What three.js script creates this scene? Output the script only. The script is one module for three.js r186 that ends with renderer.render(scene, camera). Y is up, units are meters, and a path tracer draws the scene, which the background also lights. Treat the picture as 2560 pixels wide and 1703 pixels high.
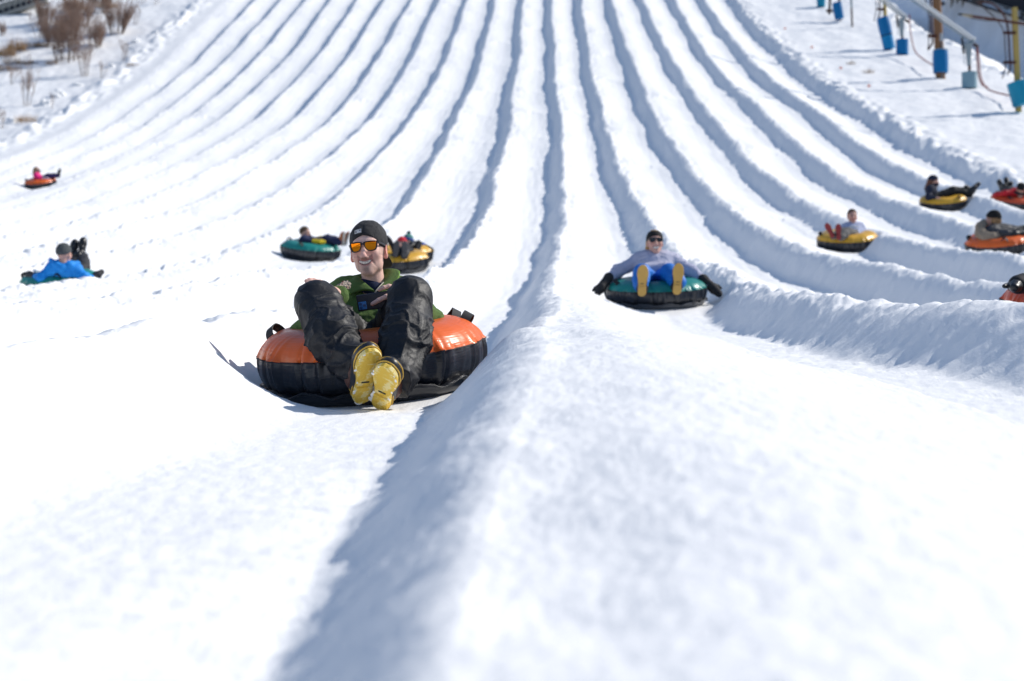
import * as THREE from 'three';
import { mergeGeometries, mergeVertices, toCreasedNormals } from 'three/addons/utils/BufferGeometryUtils.js';
import { RoundedBoxGeometry } from 'three/addons/geometries/RoundedBoxGeometry.js';
import { createNoise2D, createNoise3D } from 'simplex-noise';

const rng = (s) => () => { s = (s + 0x6d2b79f5) | 0; let t = Math.imul(s ^ (s >>> 15), 1 | s); t = (t + Math.imul(t ^ (t >>> 7), 61 | t)) ^ t; return ((t ^ (t >>> 14)) >>> 0) / 4294967296; };
const { sin, cos, abs, min, max, sqrt, exp, PI, floor, pow, hypot } = Math;
const V = (x, y, z) => new THREE.Vector3(x, y, z);
const lerp = (a, b, t) => a + (b - a) * t, clamp = (x, a, b) => min(b, max(a, x)), R = (d) => d * PI / 180;
const smooth = (a, b, x) => { const t = clamp((x - a) / (b - a), 0, 1); return t * t * (3 - 2 * t); };

// ---------- camera, sky, sun, exposure ----------
const scene = new THREE.Scene();
const FPX = 3556, PITCH = R(2.5), YAW = R(1.69);
const camera = new THREE.PerspectiveCamera(2 * Math.atan(851.5 / FPX) * 180 / PI, 2560 / 1703, 0.05, 600);
camera.rotation.order = 'YXZ';
camera.rotation.set(PITCH, YAW, 0);
camera.position.set(0, 0, 0);
camera.focus = 6.15;
camera.userData.fStop = 2.8;
camera.updateMatrixWorld(true);
const SUN = V(0.72, 0.62, -0.23).normalize();
{ // clear winter sky, deep blue overhead and paler at the horizon, a little brighter round the sun
  const W = 512, H = 256, data = new Float32Array(W * H * 4);
  for (let j = 0; j < H; j++) for (let i = 0; i < W; i++) {
    const up = ((j + 0.5) / H - 0.5) * PI, az = ((i + 0.5) / W - 0.5) * 2 * PI, y = sin(up), x = cos(az) * cos(up), z = sin(az) * cos(up);
    const t = pow(clamp(y, 0, 1), 0.55), c = max(0, x * SUN.x + y * SUN.y + z * SUN.z), g = 0.35 * pow(c, 6) + 0.5 * pow(c, 60);
    const o = (j * W + i) * 4, below = y < 0 ? 0.8 : 1;
    data[o] = below * (lerp(0.30, 0.085, t) + g * 0.55); data[o + 1] = below * (lerp(0.40, 0.175, t) + g * 0.55); data[o + 2] = below * (lerp(0.53, 0.37, t) + g * 0.5); data[o + 3] = 1;
  }
  const sky = new THREE.DataTexture(data, W, H, THREE.RGBAFormat, THREE.FloatType);
  sky.mapping = THREE.EquirectangularReflectionMapping; sky.magFilter = THREE.LinearFilter; sky.needsUpdate = true;
  scene.background = sky; scene.environment = sky;
}
const sun = new THREE.DirectionalLight(new THREE.Color(1.0, 0.955, 0.89), 4.2);
sun.position.copy(SUN).multiplyScalar(100).add(V(0, 10, -40)); sun.target.position.set(0, 10, -40);
sun.castShadow = true; sun.shadow.mapSize.set(4096, 4096);
Object.assign(sun.shadow.camera, { left: -60, right: 60, top: 60, bottom: -60, near: 1, far: 300 });
scene.add(sun, sun.target);
const renderer = new THREE.WebGLRenderer({ antialias: true });
renderer.toneMapping = THREE.LinearToneMapping;
renderer.toneMappingExposure = 1.03;
renderer.shadowMap.enabled = true;

// ---------- helpers ----------
const CF = V(0, 0, -1).applyQuaternion(camera.quaternion), CR = V(1, 0, 0).applyQuaternion(camera.quaternion), CU = V(0, 1, 0).applyQuaternion(camera.quaternion);
// photograph pixel (2560 wide) and distance along the view axis -> the place in the world where that thing stands
const at = (x, y, d) => V(0, 0, 0).addScaledVector(CF, d).addScaledVector(CR, (x - 1280) / FPX * d).addScaledVector(CU, (851.5 - y) / FPX * d);
const n2 = createNoise2D(rng(11)), n2b = createNoise2D(rng(37)), n3 = createNoise3D(rng(5));
const used = {};
function numbered(name) { const k = used[name] ?? 0; used[name] = k + 1; return k ? name + '_' + String(k).padStart(3, '0') : name; }
function tag(o, label, category, group, kind) { o.userData.label = label; if (category) o.userData.category = category; if (group) o.userData.group = group; if (kind) o.userData.kind = kind; return o; }
function thing(name, pos, label, category, group) { const o = new THREE.Group(); o.name = numbered(name); o.position.copy(pos); scene.add(o); tag(o, label, category, group); return o; }
function put(name, geo, mat, parent, label) { const m = new THREE.Mesh(geo, mat); m.name = name; m.castShadow = m.receiveShadow = true; (parent ?? scene).add(m); if (label) m.userData.label = label; return m; }
const off = (geo, p) => geo.translate(-p.x, -p.y, -p.z);
const rgb = (r, g, b) => new THREE.Color().setRGB(r, g, b);
const std = (c, rough = 0.7, extra = {}) => new THREE.MeshStandardMaterial({ color: c, roughness: rough, ...extra });
const phys = (c, rough, extra = {}) => new THREE.MeshPhysicalMaterial({ color: c, roughness: rough, ...extra });
// piecewise smooth curve through points (monotone cubic)
function curve(pts) {
  const n = pts.length, m = [];
  for (let i = 0; i < n; i++) {
    const a = i ? (pts[i][1] - pts[i - 1][1]) / (pts[i][0] - pts[i - 1][0]) : null, b = i < n - 1 ? (pts[i + 1][1] - pts[i][1]) / (pts[i + 1][0] - pts[i][0]) : null;
    m.push(a === null ? b : b === null ? a : a * b <= 0 ? 0 : 2 * a * b / (a + b));
  }
  return (x) => {
    if (x <= pts[0][0]) return pts[0][1] + m[0] * (x - pts[0][0]);
    if (x >= pts[n - 1][0]) return pts[n - 1][1] + m[n - 1] * (x - pts[n - 1][0]);
    let i = 0; while (x > pts[i + 1][0]) i++;
    const h = pts[i + 1][0] - pts[i][0], t = (x - pts[i][0]) / h, t2 = t * t, t3 = t2 * t;
    return pts[i][1] * (2 * t3 - 3 * t2 + 1) + m[i] * h * (t3 - 2 * t2 + t) + pts[i + 1][1] * (3 * t2 - 2 * t3) + m[i + 1] * h * (t3 - t2);
  };
}
const table = (f, a, b, n = 4096) => { const v = new Float64Array(n + 1); for (let i = 0; i <= n; i++) v[i] = f(a + (b - a) * i / n); return (x) => { const t = clamp((x - a) / (b - a), 0, 1) * n, i = min(n - 1, floor(t)); return v[i] + (v[i + 1] - v[i]) * (t - i); }; };
const dataTex = (n, f, srgb, repeat = true) => { const d = new Uint8Array(n * n * 4); for (let j = 0; j < n; j++) for (let i = 0; i < n; i++) { const c = f(i / n, j / n), o = (j * n + i) * 4; if (typeof c === 'number') d[o] = d[o + 1] = d[o + 2] = clamp(c, 0, 1) * 255; else for (let k = 0; k < 3; k++) d[o + k] = clamp(c[k], 0, 1) * 255; d[o + 3] = 255; } const t = new THREE.DataTexture(d, n, n); t.magFilter = THREE.LinearFilter; t.minFilter = THREE.LinearMipmapLinearFilter; if (repeat) t.wrapS = t.wrapT = THREE.RepeatWrapping; if (srgb) t.colorSpace = THREE.SRGBColorSpace; t.needsUpdate = true; return t; };
// seamless noise on the unit square
const tileNoise = (seed) => { const f = createNoise3D(rng(seed)), g = createNoise3D(rng(seed + 1)); return (u, v, s) => { const a = u * 2 * PI, b = v * 2 * PI, r = s / (2 * PI); return 0.5 * (f(cos(a) * r, sin(a) * r, cos(b) * r) + g(cos(a) * r + 7, sin(b) * r, sin(a) * r + cos(b) * r * 0.7)); }; };
// ---------- the hill ----------
const S = 1.8;                                                     // width of a lane, crest to crest
const hill = table(curve([[-60, -4.4], [-20, -1.55], [-6, -0.5], [0, -0.235], [0.9, -0.185], [2, -0.115], [3.5, -0.01], [5.3, 0.095], [7.1, 0.19], [8.8, 0.3], [11.8, 0.48], [14, 0.66], [17.5, 0.99], [21.8, 1.55], [26, 2.25], [34.8, 4.07], [43.5, 6.42], [52, 8.95], [61, 11.8], [70, 15.0], [82, 19.6], [100, 27], [130, 38], [160, 46], [260, 62]]), -60, 260, 8192);
const lean = table(curve([[-60, 0], [14, 0], [23, 0.02], [32, 0.042], [42, 0.072], [50, 0.095], [62, 0.112], [72, 0.105], [87, 0.07], [110, 0.03], [260, 0]]), -60, 260, 2048);
const wobA = table(curve([[-60, -0.1], [0, -0.06], [1, -0.05], [2.5, -0.03], [5, -0.02], [14, 0], [26, 0.2], [45, 0.33], [70, 0.1], [82, 0], [120, 0]]), -60, 160, 1024);
const wobB = table(curve([[-60, 0.15], [5, 0.2], [8, 0.27], [18, 0.6], [30, 0.5], [45, 0.33], [70, 0.12], [82, 0.05], [120, 0]]), -60, 160, 1024);
const wobC = table(curve([[-60, 0.05], [5, 0.05], [12, 0.15], [24, 0.38], [40, 0.2], [60, 0.05], [120, 0]]), -60, 160, 1024);
const hash = (k) => { const s = sin(k * 127.1 + 3.7) * 43758.5453; return s - floor(s); };
const beds = [];                                                   // tubes press the snow flat under them: { x, z, n, y, r }
const TP = Math.tan(PITCH), LEFT = -12, RIGHT = 6;
function crestNoise(X, D, k) { const q = 0.6 + 0.8 * hash(k * 3 + 1); return q; }
function H(X, Z, fine = true) {
  const D = -Z;
  let y = hill(D) + D * TP + lean(D) * min(0, max(X, -23) - 4);
  // lanes
  const w = 0.11 * n2(X * 0.11, D * 0.045) + 0.06 * n2(X * 0.3 + 50, D * 0.21) + wobA(D) * exp(-((X / 0.9) ** 2)) + wobB(D) * exp(-(((X + 1.7) / 0.85) ** 2)) + wobC(D) * exp(-(((X + 3.6) / 0.85) ** 2));
  const u = (X - w) / S, k = floor(u), f = u - k;
  const inside = smooth(LEFT - 0.02, LEFT + 0.02, u) * (1 - smooth(RIGHT - 0.02, RIGHT + 0.02, u));
  const kn = Math.round(u), fr = (u - kn) * S;                     // nearest ridge and the distance to it in metres
  const onRun = kn >= LEFT && kn <= RIGHT ? 1 : 0;
  const kx = clamp(kn, LEFT, RIGHT);
  const rough = kx === -1 ? 1.25 : kx === 1 ? 1.15 : kx === 0 ? 0.75 : kx > 0 ? 0.7 : 0.5 + 0.3 * hash(kx) + 0.6 * (1 - smooth(18, 45, D));
  const tall = 1 + 0.3 * n2(kx * 7.3 + 5, D * 0.16) + 0.18 * n2(kx * 3.1, D * 0.55);
  const nr = smooth(0.3, 5.5, D), A = 0.37 * (1 + 0.16 * n2(k * 5.1 + 40, D * 0.09)) * (k < 0 ? 0.52 + 0.48 * smooth(0.3, 5, D) : 0.5 + 0.5 * smooth(0, 13, D)), f2 = 0.87 - 0.14 * nr;
  const ng = smooth(3, 12, D), gs = k < 0 ? 0.47 + 0.11 * ng : 0.58, gp = 1 - pow(1 - min(1, f / gs), k < 0 ? 1.75 - 0.25 * ng : 1.5), gl = k < 0 ? gp : lerp(smooth(-0.12, 0.7, f) * 1.06 - 0.06, gp, ng);
  const g = f < gs ? -A * clamp(gl, 0, 1) : f > f2 ? -A * (1 - smooth(f2, 1.0, f) ** 0.92) : -A;
  y += inside * g;
  // the crest is rounded off and uneven
  const c = exp(-((fr / 0.17) ** 2)) * onRun, cw = exp(-((fr / 0.34) ** 2)) * onRun;
  const low = kx === 3 ? -0.12 * exp(-(((D - 18.5) / 4) ** 2)) : kx === 2 ? -0.05 * exp(-(((D - 16) / 5) ** 2)) : kx === 1 ? -0.05 * exp(-(((D - 6) / 2) ** 2)) : kx === -3 ? 0.11 * exp(-(((D - 16) / 5) ** 2)) : kx === -2 ? 0.16 * exp(-(((D - 22) / 4) ** 2)) : kx === -9 ? 0.16 * exp(-(((D - 45) / 7) ** 2)) : 0;
  y += cw * 0.13 * (tall - 1) - cw * low - c * 0.045 * (0.35 + 0.65 * nr) - 0.05 * (1 - smooth(1, 7, D)) * exp(-((fr / 0.3) ** 2)) * onRun;
  const near = D > 0 && D < 4 && kx === 0 ? 1 - smooth(2.2, 4, D) : 0;
  if (fine) {
    const far = smooth(20, 60, D);
    const l1 = n2(X * 3.1 + kx * 9, D * 2.1), l2 = n2b(X * 7.7, D * 5.9), l3 = n2(X * 17, D * 15);
    const nz = 0.16 + 0.74 * smooth(3, 16, D);
    y += c * rough * nz * (0.034 * l1 + 0.02 * l2) + cw * rough * nz * 0.009 * l3;
    // rake and shovel marks down the steep face, and crumbs at its foot
    const face = inside * smooth(0.6, 0.78, f) * (1 - smooth(0.93, 1, f));
    y += face * (0.45 + 0.55 * smooth(8, 25, D)) * (0.014 * n2(X * 1.6 + D * 1.1, D * 5 - X * 2.2) + 0.007 * n2b(X * 4, D * 12)) * (0.7 + rough);
    // floor: streaks along the run, small hollows across it
    const fl = inside * (1 - c);
    if (D < 30) y += smooth(1, 7, D) * fl * (0.0035 * n2(X * 9, D * 5) + 0.002 * n2b(X * 23, D * 11)) * (0.5 + 0.5 * n2b(X * 0.8, D * 0.6));
    y += fl * (0.006 * smooth(6, 20, D) * n2(X * 5.5, D * 0.35) + 0.007 * n2b(X * 0.9, D * 1.3) + 0.0018 * n2(X * 14, D * 9));
    // seams across the lanes where the groomer stopped
    const P = 5.4 + 2 * hash(k + 40), dd = D + 0.9 * (f - 0.45) ** 2 * 4 + hash(k * 5 + 2) * 9, j = floor(dd / P), q = dd / P - j, amp = 0.02 + 0.06 * hash(j * 3.1 + k * 17) ** 1.5;
    if (D > 14) y += smooth(14, 26, D) * inside * amp * (1 - q) ** 3 * 1.2 * smooth(0.02, 0.3, f) * (1 - smooth(0.3, 0.8, f));
    // trampled snow beside the run
    if (!inside || kn === LEFT || kn === RIGHT) {
      const o = X < 0 ? smooth(0.2, 1.2, LEFT - u) : smooth(0.15, 1.0, u - RIGHT);
      y += o * (0.05 * n2(X * 0.4, D * 0.25) + 0.02 * n2b(X * 1.3, D * 0.9) + 0.008 * n2(X * 3.7, D * 3.1));
      if (X < 0) y += exp(-(((u - LEFT + 1.0) / 0.4) ** 2)) * (0.14 + 0.25 * max(0, n2(X * 0.8, D * 0.35)) + 0.07 * n2b(X * 1.6, D * 1.1));
      else y += exp(-(((u - RIGHT - 0.05) / 0.35) ** 2)) * (0.06 + 0.1 * n2b(X * 1.9, D * 1.6));
    }
    // clods close to the camera
    if (D < 12) y += (1 - far) * (cw * 0.0008 + 0.0004) * n2(X * 31, D * 29) + cw * 0.0035 * n2b(X * 4 + 9, D * 2.5) + 0.0003 * n2b(X * 55, D * 52);
  }
  // left bank lies a little lower beyond the brush, right bank ends at a crest and falls into a gully
  const edge = 18.6 + 0.7 * n2(3, D * 0.08) + 0.25 * n2b(9, D * 0.4);
  if (X > edge) { const t = X - edge; y += -1.7 * smooth(0, 3.2, t) + (t > 3 ? 1.25 * (t - 3) * smooth(3, 5, t) : 0); if (fine) y += 0.12 * n2(X * 0.7, D * 0.6) + 0.05 * n2b(X * 2.1, D * 1.7); y = min(y, hill(D) + D * TP + 2.3 + 0.1 * n2(X * 0.3, D * 0.3)); }
  for (const b of beds) {
    const dx = X - b.x, dz = Z - b.z, r2 = dx * dx + dz * dz;
    if (r2 < b.far * b.far) { const p = b.y - (b.n.x * dx + b.n.z * dz) / b.n.y; const t = 1 - smooth(b.near, b.far, sqrt(r2)); y = lerp(y, min(p, y + 0.3), t); }
  }
  return y;
}
// ---------- snow tubes: where they are (seam height), how they lie, and the snow they press flat ----------
// pixel of the seam's centre, distance, tilt to the viewer, tilt sideways (right side up), turn
const tubeAt = {
  man: [928, 876, 6.33, 6.6, 4.3, 0.3], woman: [1641, 717, 14.05, 7.4, 1.5, 1.2], tealBoy: [776, 622, 24, 9.7, -5.5, 2.1], yellowBoy: [2118, 598, 24, 13, 2.8, 0.8],
  girl: [2358, 501, 31.4, 16, 6, 2.9], fur: [2499, 604, 21.5, 14, 9, 2.2], edge: [2724, 742, 8.8, 8, 6, 0.4], red: [2539, 502, 30.6, 16, -3, 1.7],
  pairFront: [990, 650, 21.6, 10, 3, 0.5], pairBack: [1003, 634, 22.75, 10.5, 3, 1.9], blue: [150, 704, 18.4, 9, 3, 2.6], pink: [101, 455, 52, 17, 4, 0.9],
};
for (const k in tubeAt) {
  const [x, y, d0, a, r, turn] = tubeAt[k];
  const n = V(0, 0, 0).addScaledVector(CU, cos(R(a))).addScaledVector(CF, -sin(R(a))).addScaledVector(CR, -sin(R(r))).normalize();
  let d = d0, best = 9;                                            // the distance at which the tube lies on the snow
  if (k !== 'man' && k !== 'blue') for (let s = 0.9; s < 1.1; s += 0.004) { const b = at(x, y, d0 * s).addScaledVector(n, -0.19), e = abs(b.y - H(b.x, b.z, false) + 0.03) + abs(s - 1) * 0.8; if (e < best) { best = e; d = d0 * s; } }
  const seam = at(x, y, d), base = seam.clone().addScaledVector(n, -0.19);
  tubeAt[k] = { seam, n, d, base, turn, q: new THREE.Quaternion().setFromUnitVectors(V(0, 1, 0), n) };
}
for (const k in tubeAt) { const t = tubeAt[k]; beds.push({ x: t.base.x, z: t.base.z, y: t.base.y + 0.012, n: t.n, near: 0.4, far: 0.82 }); }
// ---------- snow surface: one sheet, finer where it is near and in view ----------
const snowGrain = dataTex(1024, (() => { const a = tileNoise(71), b = tileNoise(75), r = rng(4); return (u, v) => 0.5 + 0.22 * a(u, v, 60) + 0.14 * b(u, v, 150) + 0.1 * a(u, v, 14) + 0.2 * (r() - 0.5); })());
const snowMat = phys(rgb(0.925, 0.918, 0.91), 0.62, { bumpMap: snowGrain, bumpScale: 0.0025, specularIntensity: 0.5 });
{
  const ts = [], ds = [];
  for (let t = -3; t < -0.46; t += 0.05 + 0.25 * max(0, -t - 1)) ts.push(t);
  for (let t = -0.46; t <= 0.47; t += 0.00094) ts.push(t);
  for (let t = 0.48; t < 3; t += 0.03 + 0.25 * max(0, t - 1)) ts.push(t);
  for (let d = -55; d < -1.2; d += 0.12 + 0.06 * abs(d)) ds.push(d);
  for (let d = -1.2; d < 0.3; d += 0.1) ds.push(d);
  for (let d = 0.3; d < 96; d += min(0.2, 0.0052 * (d + 0.9))) ds.push(d);
  for (let d = 96; d < 250; d += 1.2) ds.push(d);
  const nx = ts.length, nd = ds.length, pos = new Float32Array(nx * nd * 3), uv = new Float32Array(nx * nd * 2), idx = new Uint32Array((nx - 1) * (nd - 1) * 6);
  let p = 0, q = 0;
  for (let j = 0; j < nd; j++) {
    const d = ds[j], w = abs(d) + 1.3;
    for (let i = 0; i < nx; i++) { const X = ts[i] * w, Z = -d; pos[p++] = X; pos[p++] = H(X, Z); pos[p++] = Z; uv[q++] = X / 0.9; uv[q++] = Z / 0.9; }
  }
  p = 0;
  for (let j = 0; j < nd - 1; j++) for (let i = 0; i < nx - 1; i++) { const a = j * nx + i, b = a + 1, c = a + nx, d = c + 1; idx[p++] = a; idx[p++] = b; idx[p++] = d; idx[p++] = a; idx[p++] = d; idx[p++] = c; }
  const g = new THREE.BufferGeometry();
  g.setAttribute('position', new THREE.BufferAttribute(pos, 3)); g.setAttribute('uv', new THREE.BufferAttribute(uv, 2)); g.setIndex(new THREE.BufferAttribute(idx, 1));
  g.computeVertexNormals();
  const m = put('snow_slope', g, snowMat);
  tag(m, 'white snow hill groomed into parallel tubing lanes with raised ridges between', null, null, 'structure');
}
// ---------- snow tubes ----------
// a closed band swept along points: width direction w(i), width and thickness
function ribbon(pts, wdir, width, thick) {
  const pos = [], idx = [], n = pts.length;
  for (let i = 0; i < n; i++) {
    const t = pts[min(n - 1, i + 1)].clone().sub(pts[max(0, i - 1)]).normalize(), w = (typeof wdir === 'function' ? wdir(i) : wdir).clone(); w.addScaledVector(t, -w.dot(t)).normalize();
    const u = t.clone().cross(w), W = typeof width === 'function' ? width(i / (n - 1)) : width;
    for (const [a, b] of [[-1, -1], [1, -1], [1, 1], [-1, 1]]) { const p = pts[i].clone().addScaledVector(w, a * W / 2).addScaledVector(u, b * thick / 2); pos.push(p.x, p.y, p.z); }
  }
  for (let i = 0; i < n - 1; i++) for (let k = 0; k < 4; k++) { const a = i * 4 + k, b = i * 4 + (k + 1) % 4; idx.push(a, b, b + 4, a, b + 4, a + 4); }
  const e = (n - 1) * 4; idx.push(0, 3, 2, 0, 2, 1, e, e + 1, e + 2, e, e + 2, e + 3);
  const g = new THREE.BufferGeometry(); g.setAttribute('position', new THREE.Float32BufferAttribute(pos, 3)); g.setIndex(idx);
  const c = toCreasedNormals(g, 0.7); return c;
}
function grid(nu, nv, f, closeU = false) {
  const pos = [], uv = [], idx = [], v = V(0, 0, 0);
  for (let j = 0; j <= nv; j++) for (let i = 0; i <= nu; i++) { f(i / nu, j / nv, v); pos.push(v.x, v.y, v.z); uv.push(i / nu, j / nv); }
  for (let j = 0; j < nv; j++) for (let i = 0; i < nu; i++) { const a = j * (nu + 1) + i, b = a + 1, c = a + nu + 1, d = c + 1; idx.push(a, c, b, b, c, d); }
  const g = new THREE.BufferGeometry(); g.setAttribute('position', new THREE.Float32BufferAttribute(pos, 3)); g.setAttribute('uv', new THREE.Float32BufferAttribute(uv, 2)); g.setIndex(idx); g.computeVertexNormals();
  if (closeU) { const n = g.attributes.normal; for (let j = 0; j <= nv; j++) { const a = j * (nu + 1), b = a + nu; const x = n.getX(a) + n.getX(b), y = n.getY(a) + n.getY(b), z = n.getZ(a) + n.getZ(b), l = hypot(x, y, z) || 1; n.setXYZ(a, x / l, y / l, z / l); n.setXYZ(b, x / l, y / l, z / l); } }
  return g;
}
const vinylBump = dataTex(512, (() => { const a = tileNoise(91); return (u, v) => 0.5 + 0.3 * a(u, v, 9) + 0.2 * a(v, u, 40); })());
const coverMat = (c) => phys(c, 0.34, { bumpMap: vinylBump, bumpScale: 0.003, side: THREE.DoubleSide });
const ORANGE = coverMat(rgb(0.86, 0.145, 0.018)), TEAL = coverMat(rgb(0.012, 0.23, 0.2)), YELLOW = coverMat(rgb(0.74, 0.40, 0.03)), REDORANGE = coverMat(rgb(0.62, 0.085, 0.025));
const RUBBER = phys(rgb(0.02, 0.022, 0.028), 0.33, { clearcoat: 0.15, clearcoatRoughness: 0.35, bumpMap: vinylBump, bumpScale: 0.004, side: THREE.DoubleSide });
const GREYBASE = std(rgb(0.085, 0.09, 0.1), 0.6), WEBBING = std(rgb(0.014, 0.014, 0.016), 0.7), STITCH = std(rgb(0.03, 0.02, 0.02), 0.7);
const RC = 0.318, RX = 0.182, RY = 0.148, YC = 0.165, SEAM = 0.24;    // ring radius, half width and half height of the section, seam angle
function tubeShape(seed) {
  const rnd = rng(seed), puck = [];
  for (let i = 0; i < 46; i++) puck.push([rnd() * 2 * PI, 0.010 + 0.028 * rnd(), (rnd() < 0.5 ? -1 : 1) * (0.35 + 0.65 * rnd()), (rnd() - 0.5) * 0.25]);
  const wrinkle = (phi, th) => {                                   // pleats that run from the seam across the skin
    const away = th - SEAM, up = away > 0, fade = up ? exp(-away * 3.4) : exp(away * 0.75) * smooth(-1.75, -1.1, th);
    let r = 0;
    for (const [a, w, h, lean] of puck) { let d = phi - a - lean * away * (up ? 0.4 : 0.25); d -= 2 * PI * Math.round(d / (2 * PI)); const ww = up ? w * 0.75 : w; if (abs(d) < 4 * ww) r += h * 0.03 * exp(-((d / ww) ** 2)); }
    r += 0.0022 * n2(phi * 14 + seed, th * 1.2) + 0.0015 * n2b(phi * 34, th * 2 + seed);
    return r * fade * (up ? 0.8 : 1) + 0.006 * n2(cos(phi) * 1.3 + seed, sin(phi) * 1.3) * 1;
  };
  const skin = (phi, th, v, lift = 0) => {
    const c = cos(th), s = sin(th), sq = pow(abs(c), 0.86) * Math.sign(c), sv = pow(abs(s), 0.9) * Math.sign(s), k = 1 + 0, e = wrinkle(phi, th) + lift;
    const r = RC + (RX * k + e) * sq, y = YC + (RY + e) * sv;
    return v.set(r * cos(phi), y, -r * sin(phi));
  };
  const cover = grid(288, 44, (u, w, v) => skin(u * 2 * PI, SEAM + w * (PI + 0.5 - SEAM), v, w < 0.02 ? 0.0025 : 0.0025), true);
  const body = grid(288, 34, (u, w, v) => skin(u * 2 * PI, SEAM - w * (PI * 0.5 + SEAM + 0.9), v), true);
  const trim = new THREE.BufferGeometry().copy(grid(288, 4, (u, w, v) => skin(u * 2 * PI, SEAM - 0.02 + w * 0.04, v, 0.0042), true));
  const wave = (phi) => 0.009 * sin(phi * 13 + seed) + 0.007 * n2(cos(phi) * 6 + seed, sin(phi) * 6);
  const skirt = grid(240, 14, (u, w, v) => {                         // the slick base: a dish whose edge is a loose wavy flange
    const phi = u * 2 * PI, t = w, r = t < 0.7 ? 0.36 + 0.115 * sin((t / 0.7) * PI / 2) : 0.475 + 0.022 * (t - 0.7) / 0.3, y = (t < 0.7 ? 0.002 + 0.055 * pow(t / 0.7, 2.2) : 0.057 + 0.012 * (t - 0.7) / 0.3) + wave(phi) * smooth(0.4, 1, t);
    v.set(r * cos(phi), y, -r * sin(phi));
  }, true);
  const lip = grid(240, 8, (u, w, v) => { const phi = u * 2 * PI, a = w * 2 * PI, r = 0.497 + 0.006 * cos(a), y = 0.069 + wave(phi) + 0.005 * sin(a); v.set(r * cos(phi), y, -r * sin(phi)); }, true);
  const disc = new THREE.CylinderGeometry(0.365, 0.34, 0.012, 48).translate(0, 0.004, 0);
  return { skin, cover, body, trim, base: mergeGeometries([skirt, grid(240, 1, (u, w, v) => { const phi = u * 2 * PI, r = lerp(0.497, 0.43, w); v.set(r * cos(phi), 0.069 + wave(phi) + w * 0.012, -r * sin(phi)); }, true)].map((g) => { g.deleteAttribute('uv'); return g; })), lip, disc };
}
function strap(shape, phi, side, high, span) {                       // carrying loop sewn on the cover
  const v = V(0, 0, 0), pts = [], a = shape.skin(phi - span, 1.0, V(0, 0, 0)).clone(), b = shape.skin(phi + span * 0.8, 0.82, V(0, 0, 0)).clone(), out = V(cos(phi) * 0.55, 0.83, -sin(phi) * 0.55).normalize();
  for (let i = 0; i <= 16; i++) { const t = i / 16, s = sin(t * PI); const p = a.clone().lerp(b, t).addScaledVector(out, high * pow(s, 0.7) - 0.004); p.addScaledVector(V(0, 1, 0), 0.2 * high * s * cos(t * PI)); pts.push(p); }
  const along = b.clone().sub(a).normalize(), wd = out.clone().cross(along);
  const mid = a.clone().sub(v.set(0, 0, 0));
  return ribbon(pts, (i) => wd, 0.045, 0.004);
}
const shapes = [tubeShape(3), tubeShape(29)];
function makeTube(shape, cover, base, loops) {
  const t = new THREE.Group();
  put('cover', shape.cover, cover, t); put('rubber_body', shape.body, RUBBER, t); put('seam_piping', shape.trim, STITCH, t); put('base', shape.base, base, t); put('base_rim', shape.lip, base, t); put('base_disc', shape.disc, base, t);
  for (const [phi, s, hh] of loops) put('handle', strap(shape, phi, 1, hh, s), WEBBING, t);
  return t;
}
const tubeProto = [makeTube(shapes[0], ORANGE, RUBBER, [[2.5, 0.13, 0.042], [3.0, 0.12, 0.045], [0.62, 0.13, 0.045], [0.22, 0.12, 0.042]]), makeTube(shapes[1], ORANGE, GREYBASE, [[2.4, 0.12, 0.06], [0.7, 0.12, 0.06]])];
function placeTube(key, proto, cover, base, label) {
  const t = tubeAt[key], o = tubeProto[proto].clone(); o.name = numbered('snow_tube'); scene.add(o);
  o.position.copy(t.base); o.quaternion.copy(t.q).multiply(new THREE.Quaternion().setFromAxisAngle(V(0, 1, 0), t.turn * (key === 'man' ? 0 : 1)));
  o.children.forEach((c) => { if (c.name === 'cover') c.material = cover; if (c.name.startsWith('base')) c.material = base; });
  if (key === 'woman') o.scale.y = 0.87;
  tag(o, label, 'snow tube', 'snow tubes sliding down the lanes');
}
placeTube('man', 0, ORANGE, RUBBER, 'large orange and black snow tube under the man with orange mirrored sunglasses');
placeTube('woman', 1, TEAL, GREYBASE, 'teal and black snow tube under the woman in blue trousers and lilac hoodie');
placeTube('tealBoy', 1, TEAL, RUBBER, 'teal snow tube tilted behind the man, carrying a bareheaded boy in navy');
placeTube('yellowBoy', 1, YELLOW, GREYBASE, 'yellow and grey snow tube under the bareheaded boy with red boot soles');
placeTube('girl', 1, YELLOW, GREYBASE, 'yellow and grey snow tube under the long haired girl in navy hat and jacket');
placeTube('fur', 1, ORANGE, RUBBER, 'orange snow tube under the woman with a fur trimmed hood');
placeTube('edge', 0, REDORANGE, RUBBER, 'red orange snow tube cut off by the right edge, black glove resting on it');
placeTube('red', 1, REDORANGE, GREYBASE, 'red orange snow tube under the person lying back in a red jacket');
placeTube('pairFront', 1, YELLOW, GREYBASE, 'nearer yellow snow tube behind the man, under a small child in red hat');
placeTube('pairBack', 1, YELLOW, RUBBER, 'farther yellow snow tube behind the man, under the person in a teal bobble hat');
placeTube('blue', 1, TEAL, RUBBER, 'teal snow tube half hidden by a snow ridge under the person in bright blue jacket');
placeTube('pink', 1, ORANGE, RUBBER, 'small distant orange snow tube under the child in a pink top');
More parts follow.
